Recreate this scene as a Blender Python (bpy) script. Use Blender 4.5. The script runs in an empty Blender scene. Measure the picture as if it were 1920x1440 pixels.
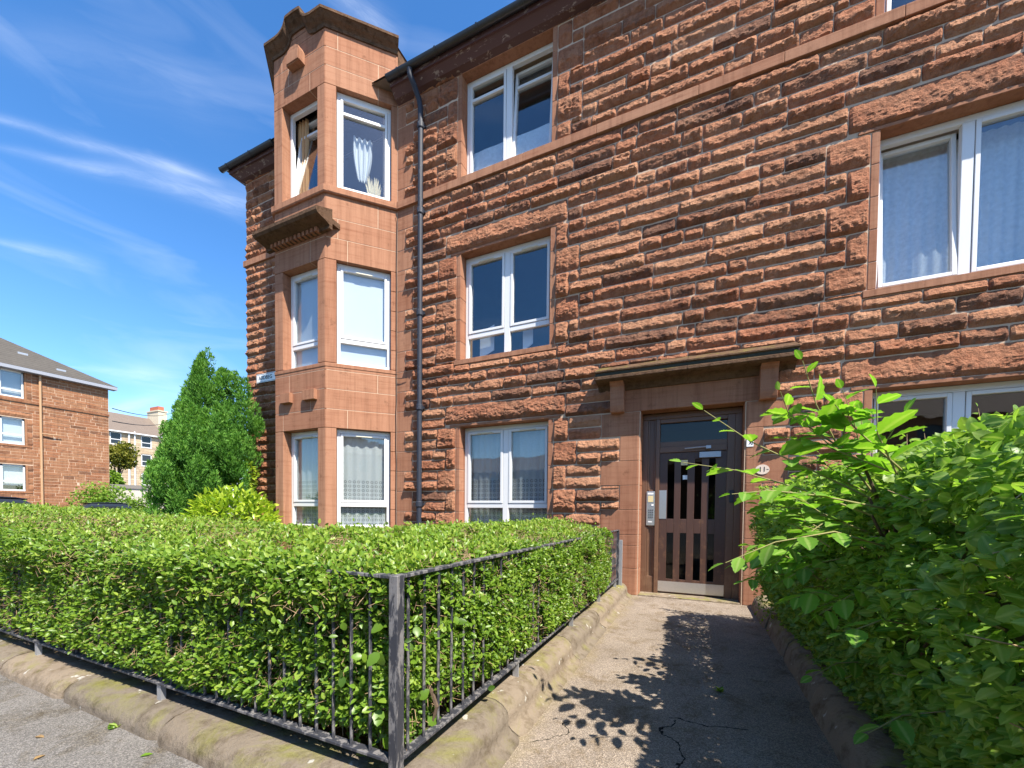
import bpy, math
import numpy as np
from mathutils import Matrix, Vector

C = bpy.context.scene.collection
S = bpy.context.scene
rad = math.radians

# ---------------------------------------------------------------- camera, world, sun, exposure
EYE = 1.18
cam = bpy.data.cameras.new('camera')
cam.sensor_width = 36.0
cam.lens = 36.0 * 760.08 / 1920.0
cam.shift_y = 257.9 / 1920.0
cam.clip_start = 0.05
cam.clip_end = 2000
camo = bpy.data.objects.new('camera', cam); C.objects.link(camo)
yaw, pitch, roll = rad(24.476), rad(-1.393), rad(0.5676)
f = np.array([-math.sin(yaw), math.cos(yaw), 0]); r = np.array([math.cos(yaw), math.sin(yaw), 0]); u = np.array([0, 0, 1.0])
f2 = f*math.cos(pitch)+u*math.sin(pitch); u2 = -f*math.sin(pitch)+u*math.cos(pitch)
r2 = r*math.cos(roll)+u2*math.sin(roll); u3 = -r*math.sin(roll)+u2*math.cos(roll)
camo.matrix_world = Matrix(((r2[0], u3[0], -f2[0], 0), (r2[1], u3[1], -f2[1], 0), (r2[2], u3[2], -f2[2], EYE), (0, 0, 0, 1)))
S.camera = camo

SUN_DIR = np.array([1.785, -1.0, 2.77]); SUN_DIR = SUN_DIR/np.linalg.norm(SUN_DIR)
sun = bpy.data.lights.new('sun', 'SUN'); sun.energy = 5.0; sun.angle = rad(0.53); sun.color = (1.0, 0.935, 0.835)
suno = bpy.data.objects.new('sun', sun); C.objects.link(suno)
suno.rotation_mode = 'QUATERNION'
suno.rotation_quaternion = Vector((0, 0, 1)).rotation_difference(Vector(SUN_DIR))
suno.location = (8, -6, 14)

W = bpy.data.worlds.new('World'); S.world = W; W.use_nodes = True
nt = W.node_tree; nt.nodes.clear()
N = nt.nodes.new; L = nt.links.new
sky = N('ShaderNodeTexSky'); sky.sky_type = 'NISHITA'; sky.sun_disc = False
sky.sun_elevation = math.asin(SUN_DIR[2]); sky.sun_rotation = math.atan2(SUN_DIR[0], SUN_DIR[1])
sky.air_density = 1.0; sky.dust_density = 0.4; sky.ozone_density = 3.0
hs = N('ShaderNodeHueSaturation'); hs.inputs['Saturation'].default_value = 1.27; hs.inputs['Hue'].default_value = 0.503; hs.inputs['Value'].default_value = 1.0
L(sky.outputs[0], hs.inputs['Color'])
tc = N('ShaderNodeTexCoord')
def wn(typ, op=None, *ins):
    nd = N(typ)
    if op: nd.operation = op
    for i_, v_ in enumerate(ins):
        if v_ is None: continue
        if hasattr(v_, 'links'): L(v_, nd.inputs[i_])
        else: nd.inputs[i_].default_value = v_
    return nd
def wm(op, *ins): return wn('ShaderNodeMath', op, *ins).outputs[0]
def wisp(d1, d2, width, fade, dens, scale):
    """a streak of cirrus lying along the great circle through two sky directions"""
    d1 = np.array(d1)/np.linalg.norm(d1); d2 = np.array(d2)/np.linalg.norm(d2)
    nn = np.cross(d1, d2); nn /= np.linalg.norm(nn); tt = np.cross(nn, d1); Lw = math.acos(float(d1@d2))
    nz = N('ShaderNodeTexNoise'); nz.inputs['Scale'].default_value = 6; nz.inputs['Detail'].default_value = 6; L(tc.outputs['Generated'], nz.inputs['Vector'])
    off = wm('MULTIPLY', wm('SUBTRACT', nz.outputs['Fac'], .5), width*1.6)
    a1 = wm('ADD', wn('ShaderNodeVectorMath', 'DOT_PRODUCT', tc.outputs['Generated'], tuple(nn)).outputs['Value'], off)
    al = wm('ARCTAN2', wn('ShaderNodeVectorMath', 'DOT_PRODUCT', tc.outputs['Generated'], tuple(tt)).outputs['Value'], wn('ShaderNodeVectorMath', 'DOT_PRODUCT', tc.outputs['Generated'], tuple(d1)).outputs['Value'])
    # asymmetric cross-section: sharp lower edge, feathered upper edge
    w_ = wm('MULTIPLY_ADD', al, width*.8/Lw, width*.5)
    cross = wm('POWER', 2.718, wm('MULTIPLY', -1.0, wm('POWER', wm('ABSOLUTE', wm('DIVIDE', a1, w_)), 1.5)))
    ends = wm('MULTIPLY', wn('ShaderNodeMapRange', None, al, -fade, fade*.3, 0, 1).outputs[0], wn('ShaderNodeMapRange', None, al, Lw-fade*.3, Lw+fade*.25, 1, 0).outputs[0])
    cb_ = N('ShaderNodeCombineXYZ'); L(wm('MULTIPLY', al, scale), cb_.inputs[0]); L(wm('MULTIPLY', a1, scale*7), cb_.inputs[1])
    n_ = N('ShaderNodeTexNoise'); n_.inputs['Scale'].default_value = 1; n_.inputs['Detail'].default_value = 8; n_.inputs['Roughness'].default_value = .65; n_.inputs['Distortion'].default_value = .6; L(cb_.outputs[0], n_.inputs['Vector'])
    tex = wn('ShaderNodeMapRange', None, n_.outputs['Fac'], .30, .72, .12, 1).outputs[0]
    return wm('MULTIPLY', wm('MULTIPLY', wm('MULTIPLY', cross, ends), tex), dens)
wis = None
for args in (
    ((-0.845, 0.1899, 0.4999), (-0.7396, 0.4043, 0.538), 0.007, 0.12, 0.30, 7),
    ((-0.8993, 0.2275, 0.3735), (-0.8706, 0.3143, 0.3786), 0.008, 0.08, 0.32, 7),
    ((-0.5186, 0.4041, 0.7535), (-0.4428, 0.507, 0.7395), 0.012, 0.1, 0.34, 7),
    ((-0.794, 0.204, 0.5727), (-0.6626, 0.4045, 0.6304), 0.03, 0.2, 0.10, 4),
    ((-0.9087, 0.3496, 0.2283), (-0.8742, 0.4259, 0.2331), 0.02, 0.15, 0.35, 6),
    ((-0.9217, 0.3504, 0.1667), (-0.8808, 0.4289, 0.2005), 0.012, 0.15, 0.4, 7),
    ((-0.8273, 0.2694, 0.493), (-0.7139, 0.4616, 0.5265), 0.012, 0.1, 0.35, 6),
    ):
    q_ = wisp(*args); wis = q_ if wis is None else wm('ADD', wis, q_)
n2 = N('ShaderNodeTexNoise'); n2.inputs['Scale'].default_value = 2.2; n2.inputs['Detail'].default_value = 7; n2.inputs['Distortion'].default_value = .8
mp = N('ShaderNodeMapping'); mp.inputs['Scale'].default_value = (1.0, 1.6, 7.0); L(tc.outputs['Generated'], mp.inputs['Vector']); L(mp.outputs[0], n2.inputs['Vector'])
thin = wn('ShaderNodeMapRange', None, n2.outputs['Fac'], .52, .82, 0, .13).outputs[0]
m3 = wn('ShaderNodeMath', 'ADD', wis, thin); m3.use_clamp = True
mx = N('ShaderNodeMixRGB'); L(m3.outputs[0], mx.inputs['Fac']); L(hs.outputs[0], mx.inputs['Color1']); mx.inputs['Color2'].default_value = (5.4, 5.7, 6.2, 1)
bg = N('ShaderNodeBackground'); bg.inputs['Strength'].default_value = 0.125
L(mx.outputs[0], bg.inputs['Color'])
wo = N('ShaderNodeOutputWorld'); L(bg.outputs[0], wo.inputs['Surface'])
S.view_settings.view_transform = 'Standard'; S.view_settings.look = 'None'
S.view_settings.gamma = 1; S.view_settings.use_curve_mapping = False
S.view_settings.exposure = 1.20
S.cycles.max_bounces = 8; S.cycles.transparent_max_bounces = 16
S.cycles.use_denoising = True

rng = np.random.default_rng(11)

# ---------------------------------------------------------------- node material helpers
class NM:
    def __init__(s, name):
        s.m = bpy.data.materials.new(name); s.m.use_nodes = True
        s.t = s.m.node_tree; s.t.nodes.clear()
        s.out = s.t.nodes.new('ShaderNodeOutputMaterial')
        s._o = None
    def n(s, typ, **kw):
        nd = s.t.nodes.new(typ)
        for k, v in kw.items():
            if k.startswith('_'): setattr(nd, k[1:], v)
            else:
                k2 = k.replace('__', ' ')
                nd.inputs[k2].default_value = v
        return nd
    def l(s, a, b): s.t.links.new(a, b)
    def obj(s):
        if s._o is None: s._o = s.n('ShaderNodeTexCoord').outputs['Object']
        return s._o
    def noise(s, scale, detail=4, rough=.55, dist=0, stretch=None):
        nd = s.n('ShaderNodeTexNoise', Scale=scale, Detail=detail, Roughness=rough, Distortion=dist)
        src = s.obj()
        if stretch:
            mpn = s.n('ShaderNodeMapping', Scale=stretch); s.l(src, mpn.inputs[0]); src = mpn.outputs[0]
        s.l(src, nd.inputs['Vector']); return nd.outputs['Fac']
    def ramp(s, fac, stops):
        nd = s.n('ShaderNodeValToRGB'); cr = nd.color_ramp
        while len(cr.elements) < len(stops): cr.elements.new(0.5)
        for e, (p, c) in zip(cr.elements, stops):
            e.position = p; e.color = (*c, 1) if len(c) == 3 else c
        s.l(fac, nd.inputs['Fac']); return nd.outputs[0]
    def mask(s, fac, a, b): return s.ramp(fac, [(a, (0, 0, 0)), (b, (1, 1, 1))] if a < b else [(b, (1, 1, 1)), (a, (0, 0, 0))])
    def mix(s, fac, a, b, mode='MIX'):
        nd = s.n('ShaderNodeMixRGB', _blend_type=mode)
        for v, i in ((fac, 0), (a, 1), (b, 2)):
            if isinstance(v, (int, float)): nd.inputs[i].default_value = v if i == 0 else (v, v, v, 1)
            elif isinstance(v, tuple): nd.inputs[i].default_value = (*v, 1)
            else: s.l(v, nd.inputs[i])
        return nd.outputs[0]
    def math(s, op, a, b=None):
        nd = s.n('ShaderNodeMath', _operation=op)
        for v, i in ((a, 0), (b, 1)):
            if v is None: continue
            if isinstance(v, (int, float)): nd.inputs[i].default_value = v
            else: s.l(v, nd.inputs[i])
        return nd.outputs[0]
    def attr(s, name='tone'): return s.n('ShaderNodeAttribute', _attribute_name=name).outputs['Fac']
    def xyz(s):
        nd = s.n('ShaderNodeSeparateXYZ'); s.l(s.obj(), nd.inputs[0]); return nd.outputs
    def bump(s, h, strength=.4, dist=.01):
        nd = s.n('ShaderNodeBump', Strength=strength, Distance=dist); s.l(h, nd.inputs['Height']); return nd.outputs[0]
    def pbr(s, col, rough=.8, metal=0, normal=None, spec=None):
        p = s.n('ShaderNodeBsdfPrincipled', Metallic=metal)
        if isinstance(col, tuple): p.inputs['Base Color'].default_value = (*col, 1)
        else: s.l(col, p.inputs['Base Color'])
        if isinstance(rough, (int, float)): p.inputs['Roughness'].default_value = rough
        else: s.l(rough, p.inputs['Roughness'])
        if spec is not None: p.inputs['Specular IOR Level'].default_value = spec
        if normal is not None: s.l(normal, p.inputs['Normal'])
        return p.outputs[0]
    def fin(s, sh): s.l(sh, s.out.inputs['Surface']); return s.m

def plain(name, col, rough=.6, metal=0, var=.25, scale=18, bump=0.0):
    m = NM(name)
    n = m.noise(scale, 5, .6)
    c = m.mix(n, tuple(x*(1-var) for x in col), tuple(min(1, x*(1+var)) for x in col))
    nb = m.bump(m.noise(scale*6, 4), .3, bump) if bump else None
    return m.fin(m.pbr(c, rough, metal, nb))

def stone(name, red, buff, dark, grain=.006, streak=True, dk=.55, rock=False):
    m = NM(name)
    t = m.attr('tone')
    base = m.ramp(t, [(0.0, dark), (.22, red), (.62, tuple((a+b)/2 for a, b in zip(red, buff))), (1.0, buff)])
    n = m.noise(2.2, 6, .6)
    base = m.mix(m.mask(n, .40, .72), base, m.mix(.5, base, buff))
    if streak:                                   # bedding bands of the sandstone
        s = m.noise(3.0, 5, .65, .4, (.5, .5, 9.0))
        base = m.mix(m.mask(s, .5, .8), base, m.mix(1.0, base, (.72, .62, .58), 'MULTIPLY'))
    run = m.noise(2.6, 6, .7, .2, (5.0, 5.0, .22))                   # rain run-off
    base = m.mix(m.mask(run, .46, .76), base, m.mix(1.0, base, (.60, .55, .53), 'MULTIPLY'))
    soot = m.noise(5.5, 8, .72)
    base = m.mix(m.mask(soot, dk, dk+.2), base, m.mix(1.0, base, (.42, .38, .36), 'MULTIPLY'))
    g = m.noise(140, 4, .7)
    base = m.mix(g, m.mix(1.0, base, (.74, .72, .7), 'MULTIPLY'), m.mix(1.0, base, (1.22, 1.2, 1.18), 'MULTIPLY'))
    h = m.math('ADD', m.math('MULTIPLY', m.noise(60, 8, .72), 1.0), m.math('MULTIPLY', m.noise(22, 6, .65), 1.6 if rock else .25))
    return m.fin(m.pbr(base, .93, 0, m.bump(h, .9 if rock else .5, grain), .15))

M = {}
M['rock'] = stone('rock_faced_sandstone', (.335, .138, .076), (.42, .225, .132), (.155, .078, .052), .020, rock=True)
M['ashlar'] = stone('ashlar_sandstone', (.300, .132, .076), (.365, .192, .118), (.225, .100, .062), .004, dk=.58)
M['mortar'] = plain('lime_mortar', (.50, .36, .25), .95, var=.2, scale=9, bump=.003)
M['far_stone'] = stone('distant_red_sandstone', (.29, .128, .066), (.325, .178, .098), (.15, .075, .045), .01)
M['cream_stone'] = stone('distant_cream_stone', (.46, .36, .24), (.56, .47, .33), (.34, .27, .19), .01)

def mossy(name, base1, base2, moss_amt=.5, lichen=True, mosslo=.5):
    m = NM(name)
    n = m.noise(3.2, 6, .6)
    b = m.mix(n, base1, base2)
    t = m.attr('tone'); b = m.mix(1.0, b, m.ramp(t, [(0, (.8, .8, .8)), (1, (1.18, 1.12, 1.05))]), 'MULTIPLY')
    d = m.noise(11, 6, .68); b = m.mix(m.mask(d, .48, .7), b, m.mix(1.0, b, (.5, .46, .4), 'MULTIPLY'))
    geo = m.n('ShaderNodeNewGeometry'); sp = m.n('ShaderNodeSeparateXYZ'); m.l(geo.outputs['Normal'], sp.inputs[0])
    up = m.mask(sp.outputs[2], .25, .9)
    mo = m.noise(2.6, 8, .7, .6); mm_ = m.math('MULTIPLY', m.mask(mo, mosslo, mosslo+.16), up)
    b = m.mix(m.math('MULTIPLY', mm_, moss_amt), b, m.mix(m.noise(30, 3), (.13, .125, .018), (.25, .255, .035)))
    if lichen:
        v = m.noise(14, 4, .5, .2); b = m.mix(m.mask(v, .68, .71), b, (.42, .40, .35))
    h = m.math('ADD', m.noise(45, 8, .75), m.math('MULTIPLY', m.noise(9, 4), 1.5))
    return m.fin(m.pbr(b, .95, 0, m.bump(h, .9, .016), .1))
M['kerb'] = mossy('mossy_kerb_stone', (.185, .150, .115), (.265, .222, .170), .65, mosslo=.48)
M['weathered'] = mossy('weathered_moulding', (.075, .05, .034), (.17, .10, .062), .6, False, .5)

def asphalt(name, a, b, cracks=False, crack_list=()):
    m = NM(name)
    n = m.noise(1.3, 6, .6)
    c = m.mix(m.mask(n, .35, .68), a, b)
    v = m.n('ShaderNodeTexVoronoi', Scale=210.0); m.l(m.obj(), v.inputs['Vector'])
    chip = m.n('ShaderNodeSeparateColor'); m.l(v.outputs['Color'], chip.inputs[0])
    c = m.mix(1.0, c, m.ramp(chip.outputs[0], [(0, (.60, .59, .58)), (.6, (.97, .97, .97)), (1, (1.5, 1.47, 1.42))]), 'MULTIPLY')
    sp = m.noise(330, 2, .5); c = m.mix(m.mask(sp, .66, .74), c, (.55, .5, .43))
    st = m.noise(4, 9, .76, .6); c = m.mix(m.mask(st, .50, .66), c, m.mix(1.0, c, (.62, .56, .45), 'MULTIPLY'))
    ht = m.math('ADD', m.noise(120, 3, .6), m.math('MULTIPLY', v.outputs['Distance'], 2.0))
    if cracks:
        x, y, z = m.xyz()
        wob = m.math('MULTIPLY', m.math('SUBTRACT', m.noise(4, 4, .55), .5), .3)
        tot = None
        for (ax, ay, bx, by, w) in crack_list:
            L_ = math.hypot(bx-ax, by-ay); dx, dy = (bx-ax)/L_, (by-ay)/L_
            px = m.math('SUBTRACT', x, ax); py = m.math('SUBTRACT', y, ay)
            al = m.math('ADD', m.math('MULTIPLY', px, dx), m.math('MULTIPLY', py, dy))
            pe = m.math('ADD', m.math('ADD', m.math('MULTIPLY', px, -dy), m.math('MULTIPLY', py, dx)), wob)
            k = m.math('MULTIPLY', m.math('LESS_THAN', m.math('ABSOLUTE', pe), w), m.math('MULTIPLY', m.math('GREATER_THAN', al, 0.0), m.math('LESS_THAN', al, L_)))
            tot = k if tot is None else m.math('MAXIMUM', tot, k)
        c = m.mix(tot, c, (.02, .018, .015))
        # dry moss and dust gathered along the left kerb
        e = m.math('ADD', m.math('MULTIPLY', m.math('SUBTRACT', x, -.86), 2.4), m.noise(5, 6, .7))
        c = m.mix(m.math('MULTIPLY', m.mask(e, .85, .45), .55), c, m.mix(m.noise(40, 3), (.17, .13, .05), (.30, .24, .12)))
        ht = m.math('SUBTRACT', ht, m.math('MULTIPLY', tot, 3.0))
    return m.fin(m.pbr(c, .95, 0, m.bump(ht, .55, .006), .12))
M['path'] = asphalt('worn_path_asphalt', (.215, .175, .138), (.295, .245, .198), True,
    ((-.12, 2.47, .28, 2.52, .0045), (-.12, 2.47, -.08, 1.98, .004), (-.42, 1.78, .02, 2.0, .0045), (.02, 2.0, .5, 1.75, .0025), (-.6, 2.2, -.75, 1.9, .003)))
M['pavement'] = asphalt('pavement_asphalt', (.152, .141, .130), (.195, .182, .168))
M['earth'] = plain('garden_earth', (.09, .085, .035), .95, var=.5, scale=5, bump=.02)
M['tarmac'] = plain('road_tarmac', (.075, .075, .075), .9, var=.3, scale=30, bump=.01)

M['upvc'] = plain('white_upvc', (.66, .66, .65), .35, var=.03, scale=3)
M['dirty_white'] = plain('stained_white_paint', (.60, .57, .46), .6, var=.2, scale=9)
def glass(name, boost, tint=(1, 1, 1)):
    m = NM(name)
    ge = m.n('ShaderNodeNewGeometry'); dp_ = m.n('ShaderNodeVectorMath', _operation='DOT_PRODUCT')
    m.l(ge.outputs['Incoming'], dp_.inputs[0]); m.l(ge.outputs['Normal'], dp_.inputs[1])
    cs = m.math('SUBTRACT', 1.0, m.math('ABSOLUTE', dp_.outputs['Value']))
    fac = m.math('MINIMUM', m.math('MULTIPLY', m.math('ADD', .045, m.math('MULTIPLY', m.math('POWER', cs, 5.0), .955)), boost), 1.0)
    tr = m.n('ShaderNodeBsdfTransparent'); tr.inputs[0].default_value = (*tint, 1)
    gl = m.n('ShaderNodeBsdfGlossy', Roughness=.015)
    w = m.noise(2.5, 2); m.l(m.bump(w, .06, .02), gl.inputs['Normal'])
    x = m.n('ShaderNodeMixShader'); m.l(fac, x.inputs[0]); m.l(tr.outputs[0], x.inputs[1]); m.l(gl.outputs[0], x.inputs[2])
    return m.fin(x.outputs[0])
M['glass'] = glass('window_glass', 2.2, (.93, .96, .97))
M['door_glass'] = glass('door_glass', .7, (.45, .5, .5))
def lace(name):
    m = NM(name)
    x, y, z = m.xyz()
    # repeating eyelet rings in the lower half of the net, woven texture above
    v = m.attr('tone')           # 0 bottom .. 1 top of the curtain
    uvx = m.attr('along')
    a = m.math('SUBTRACT', m.math('FRACT', m.math('MULTIPLY', uvx, 13.0)), .5)
    row = m.math('MULTIPLY', v, 22.0)
    b = m.math('SUBTRACT', m.math('FRACT', row), .5)
    d = m.math('SQRT', m.math('ADD', m.math('MULTIPLY', a, a), m.math('MULTIPLY', b, b)))
    ring = m.math('MULTIPLY', m.math('GREATER_THAN', d, .16), m.math('LESS_THAN', d, .36))
    ring = m.math('MULTIPLY', ring, m.math('LESS_THAN', v, .50))
    wv = m.mask(m.noise(70, 3, .6), .35, .75)
    hole = m.math('MAXIMUM', m.math('MULTIPLY', ring, .5), m.math('MULTIPLY', wv, .22))
    df = m.n('ShaderNodeBsdfDiffuse'); df.inputs[0].default_value = (.66, .67, .66, 1)
    tl = m.n('ShaderNodeBsdfTranslucent'); tl.inputs[0].default_value = (.6, .6, .58, 1)
    tp = m.n('ShaderNodeBsdfTransparent')
    q = m.n('ShaderNodeMixShader'); q.inputs[0].default_value = .3; m.l(df.outputs[0], q.inputs[1]); m.l(tl.outputs[0], q.inputs[2])
    q2 = m.n('ShaderNodeMixShader'); m.l(hole, q2.inputs[0]); m.l(q.outputs[0], q2.inputs[1]); m.l(tp.outputs[0], q2.inputs[2])
    return m.fin(q2.outputs[0])
M['lace'] = lace('lace_net_curtain')
M['blind'] = plain('white_roller_blind', (.60, .61, .62), .8, var=.03, scale=2)
M['net'] = plain('plain_net_curtain', (.66, .68, .70), .9, var=.32, scale=22)
M['cloth'] = plain('curtain_cloth', (.55, .33, .16), .9, var=.2, scale=8)
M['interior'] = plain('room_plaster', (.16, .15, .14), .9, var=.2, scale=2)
M['black_paint'] = plain('black_gutter_paint', (.022, .024, .028), .35, var=.5, scale=20)
def flaky(name, paint, under, lo=.5, sc=26):
    m = NM(name)
    s = m.noise(sc, 7, .7, .3, (1, 1, .28) if sc > 20 else (.6, 1, 1.6)); k = m.mask(s, lo, lo+.06)
    c = m.mix(k, paint, m.mix(m.noise(60, 3), under, tuple(x*1.7 for x in under)))
    return m.fin(m.pbr(c, .6, .0, m.bump(s, .5, .004), .4))
M['iron'] = flaky('flaking_black_iron', (.030, .031, .038), (.115, .108, .104), .50)
M['pipe_paint'] = flaky('worn_navy_pipe_paint', (.020, .024, .036), (.085, .09, .105), .60)
M['fascia'] = flaky('flaking_maroon_fascia', (.085, .038, .034), (.19, .145, .12), .56, 9)
M['galv'] = plain('galvanised_steel', (.42, .43, .45), .45, .6, .12, 30)
M['steel'] = plain('brushed_stainless_steel', (.62, .60, .58), .33, .85, .1, 40)
def wood(name, a, b, worn):
    m = NM(name)
    s = m.noise(14, 6, .65, .5, (3.0, 3.0, .25))
    c = m.mix(s, a, b)
    x, y, z = m.xyz()
    low = m.math('ADD', m.math('MULTIPLY', z, -.12), m.noise(10, 7, .7))
    c = m.mix(m.math('MULTIPLY', m.mask(low, .46, .62), .6), c, worn)
    return m.fin(m.pbr(c, m.ramp(s, [(0, (.28,)*3), (1, (.5,)*3)]), 0, m.bump(s, .3, .004), .5))
M['door'] = wood('brown_painted_door_wood', (.052, .026, .019), (.082, .040, .028), (.17, .085, .045))
M['frame_wood'] = wood('varnished_frame_wood', (.105, .052, .030), (.16, .085, .05), (.20, .12, .07))
M['sticker'] = plain('yellow_paper_sticker', (.62, .52, .28), .6, var=.1)
M['white_plate'] = plain('white_enamel', (.82, .82, .80), .3, var=.04)
M['black_letter'] = plain('black_lettering', (.02, .02, .022), .5, var=.1)
M['roof_tile'] = None
def tiles(name, a, b, per=.3):
    m = NM(name)
    x, y, z = m.xyz()
    row = m.math('FRACT', m.math('DIVIDE', z, per))
    c = m.mix(m.noise(1.5, 5, .6), a, b)
    c = m.mix(m.mask(row, .0, .22), m.mix(1.0, c, (.45, .45, .45), 'MULTIPLY'), c)
    bn = m.noise(9, 4, .6, 0, (1, 1, .3)); c = m.mix(1.0, c, m.ramp(bn, [(0, (.7,)*3), (1, (1.3,)*3)]), 'MULTIPLY')
    return m.fin(m.pbr(c, .9, 0, m.bump(row, .6, .03), .2))
M['roof_tile'] = tiles('grey_roof_tile', (.066, .058, .050), (.10, .09, .076), .19)
M['slate'] = tiles('brown_slate', (.14, .11, .09), (.19, .15, .12), .2)
M['red_pot'] = plain('red_chimney_clay', (.40, .12, .06), .8)
M['cream_render'] = plain('cream_render', (.55, .47, .34), .9, var=.12, scale=4)
M['tan_pipe'] = plain('tan_painted_pipe', (.42, .25, .13), .5)
M['car_paint'] = plain('dark_car_paint', (.012, .014, .022), .12, .0, .2, 3)
M['car_glass'] = plain('dark_car_glass', (.02, .024, .03), .04, 0, .1, 3)
M['rubber'] = plain('black_rubber', (.02, .02, .02), .8)
M['brick'] = None
m = NM('old_red_brick'); bt = m.n('ShaderNodeTexBrick', Scale=2.2, Mortar__Size=.02); bt.inputs['Color1'].default_value = (.30, .10, .06, 1); bt.inputs['Color2'].default_value = (.40, .17, .10, 1); bt.inputs['Mortar'].default_value = (.5, .44, .38, 1)
mpn = m.n('ShaderNodeMapping', Rotation=(rad(90), 0, rad(90))); m.l(m.obj(), mpn.inputs[0]); m.l(mpn.outputs[0], bt.inputs['Vector'])
M['brick'] = m.fin(m.pbr(bt.outputs[0], .9))

def leafmat(name, dark, mid, light, trans=.35, rough=.38, gloss=.35, veins=False):
    m = NM(name)
    t = m.attr('tone')
    c = m.ramp(t, [(0, dark), (.45, mid), (1, light)])
    n = m.noise(55, 3); c = m.mix(m.math('MULTIPLY', n, .5), c, m.mix(1.0, c, (.6, .62, .5), 'MULTIPLY'))
    rib = m.math('MULTIPLY', m.mask(m.attr('along'), .30, .08), .42 if veins else 0.0)      # pale midrib
    c = m.mix(rib, c, (.42, .52, .16))
    p = m.pbr(c, rough, 0, None, gloss)
    tl = m.n('ShaderNodeBsdfTranslucent'); m.l(m.mix(1.0, c, (1.35, 1.45, .65), 'MULTIPLY'), tl.inputs[0])
    x = m.n('ShaderNodeMixShader'); x.inputs[0].default_value = trans; m.l(p, x.inputs[1]); m.l(tl.outputs[0], x.inputs[2])
    return m.fin(x.outputs[0])
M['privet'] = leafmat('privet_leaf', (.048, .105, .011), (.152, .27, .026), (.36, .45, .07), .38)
M['elm'] = leafmat('elm_leaf', (.09, .21, .025), (.15, .33, .035), (.27, .45, .055), .45, .45, veins=True)
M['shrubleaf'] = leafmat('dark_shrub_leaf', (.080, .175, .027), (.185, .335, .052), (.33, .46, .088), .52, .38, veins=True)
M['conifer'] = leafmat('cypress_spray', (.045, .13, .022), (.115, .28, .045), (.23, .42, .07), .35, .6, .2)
M['laurel'] = leafmat('golden_laurel_leaf', (.14, .25, .018), (.29, .42, .03), (.50, .57, .07), .4, .3)
M['farleaf'] = leafmat('distant_leaf', (.08, .16, .016), (.15, .27, .025), (.26, .37, .04), .35, .6)
M['yellowleaf'] = leafmat('yellowing_leaf', (.09, .11, .012), (.17, .18, .02), (.28, .25, .04), .3, .6)
M['shoot'] = plain('green_brown_shoot', (.22, .20, .06), .7, var=.3, scale=30)
M['twig'] = plain('tan_twig', (.36, .24, .13), .85, var=.45, scale=40)
M['bark'] = plain('dark_bark', (.10, .065, .04), .9, var=.4, scale=30, bump=.01)
M['deadleaf'] = plain('dead_leaf', (.20, .125, .05), .7, var=.4, scale=40)

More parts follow.
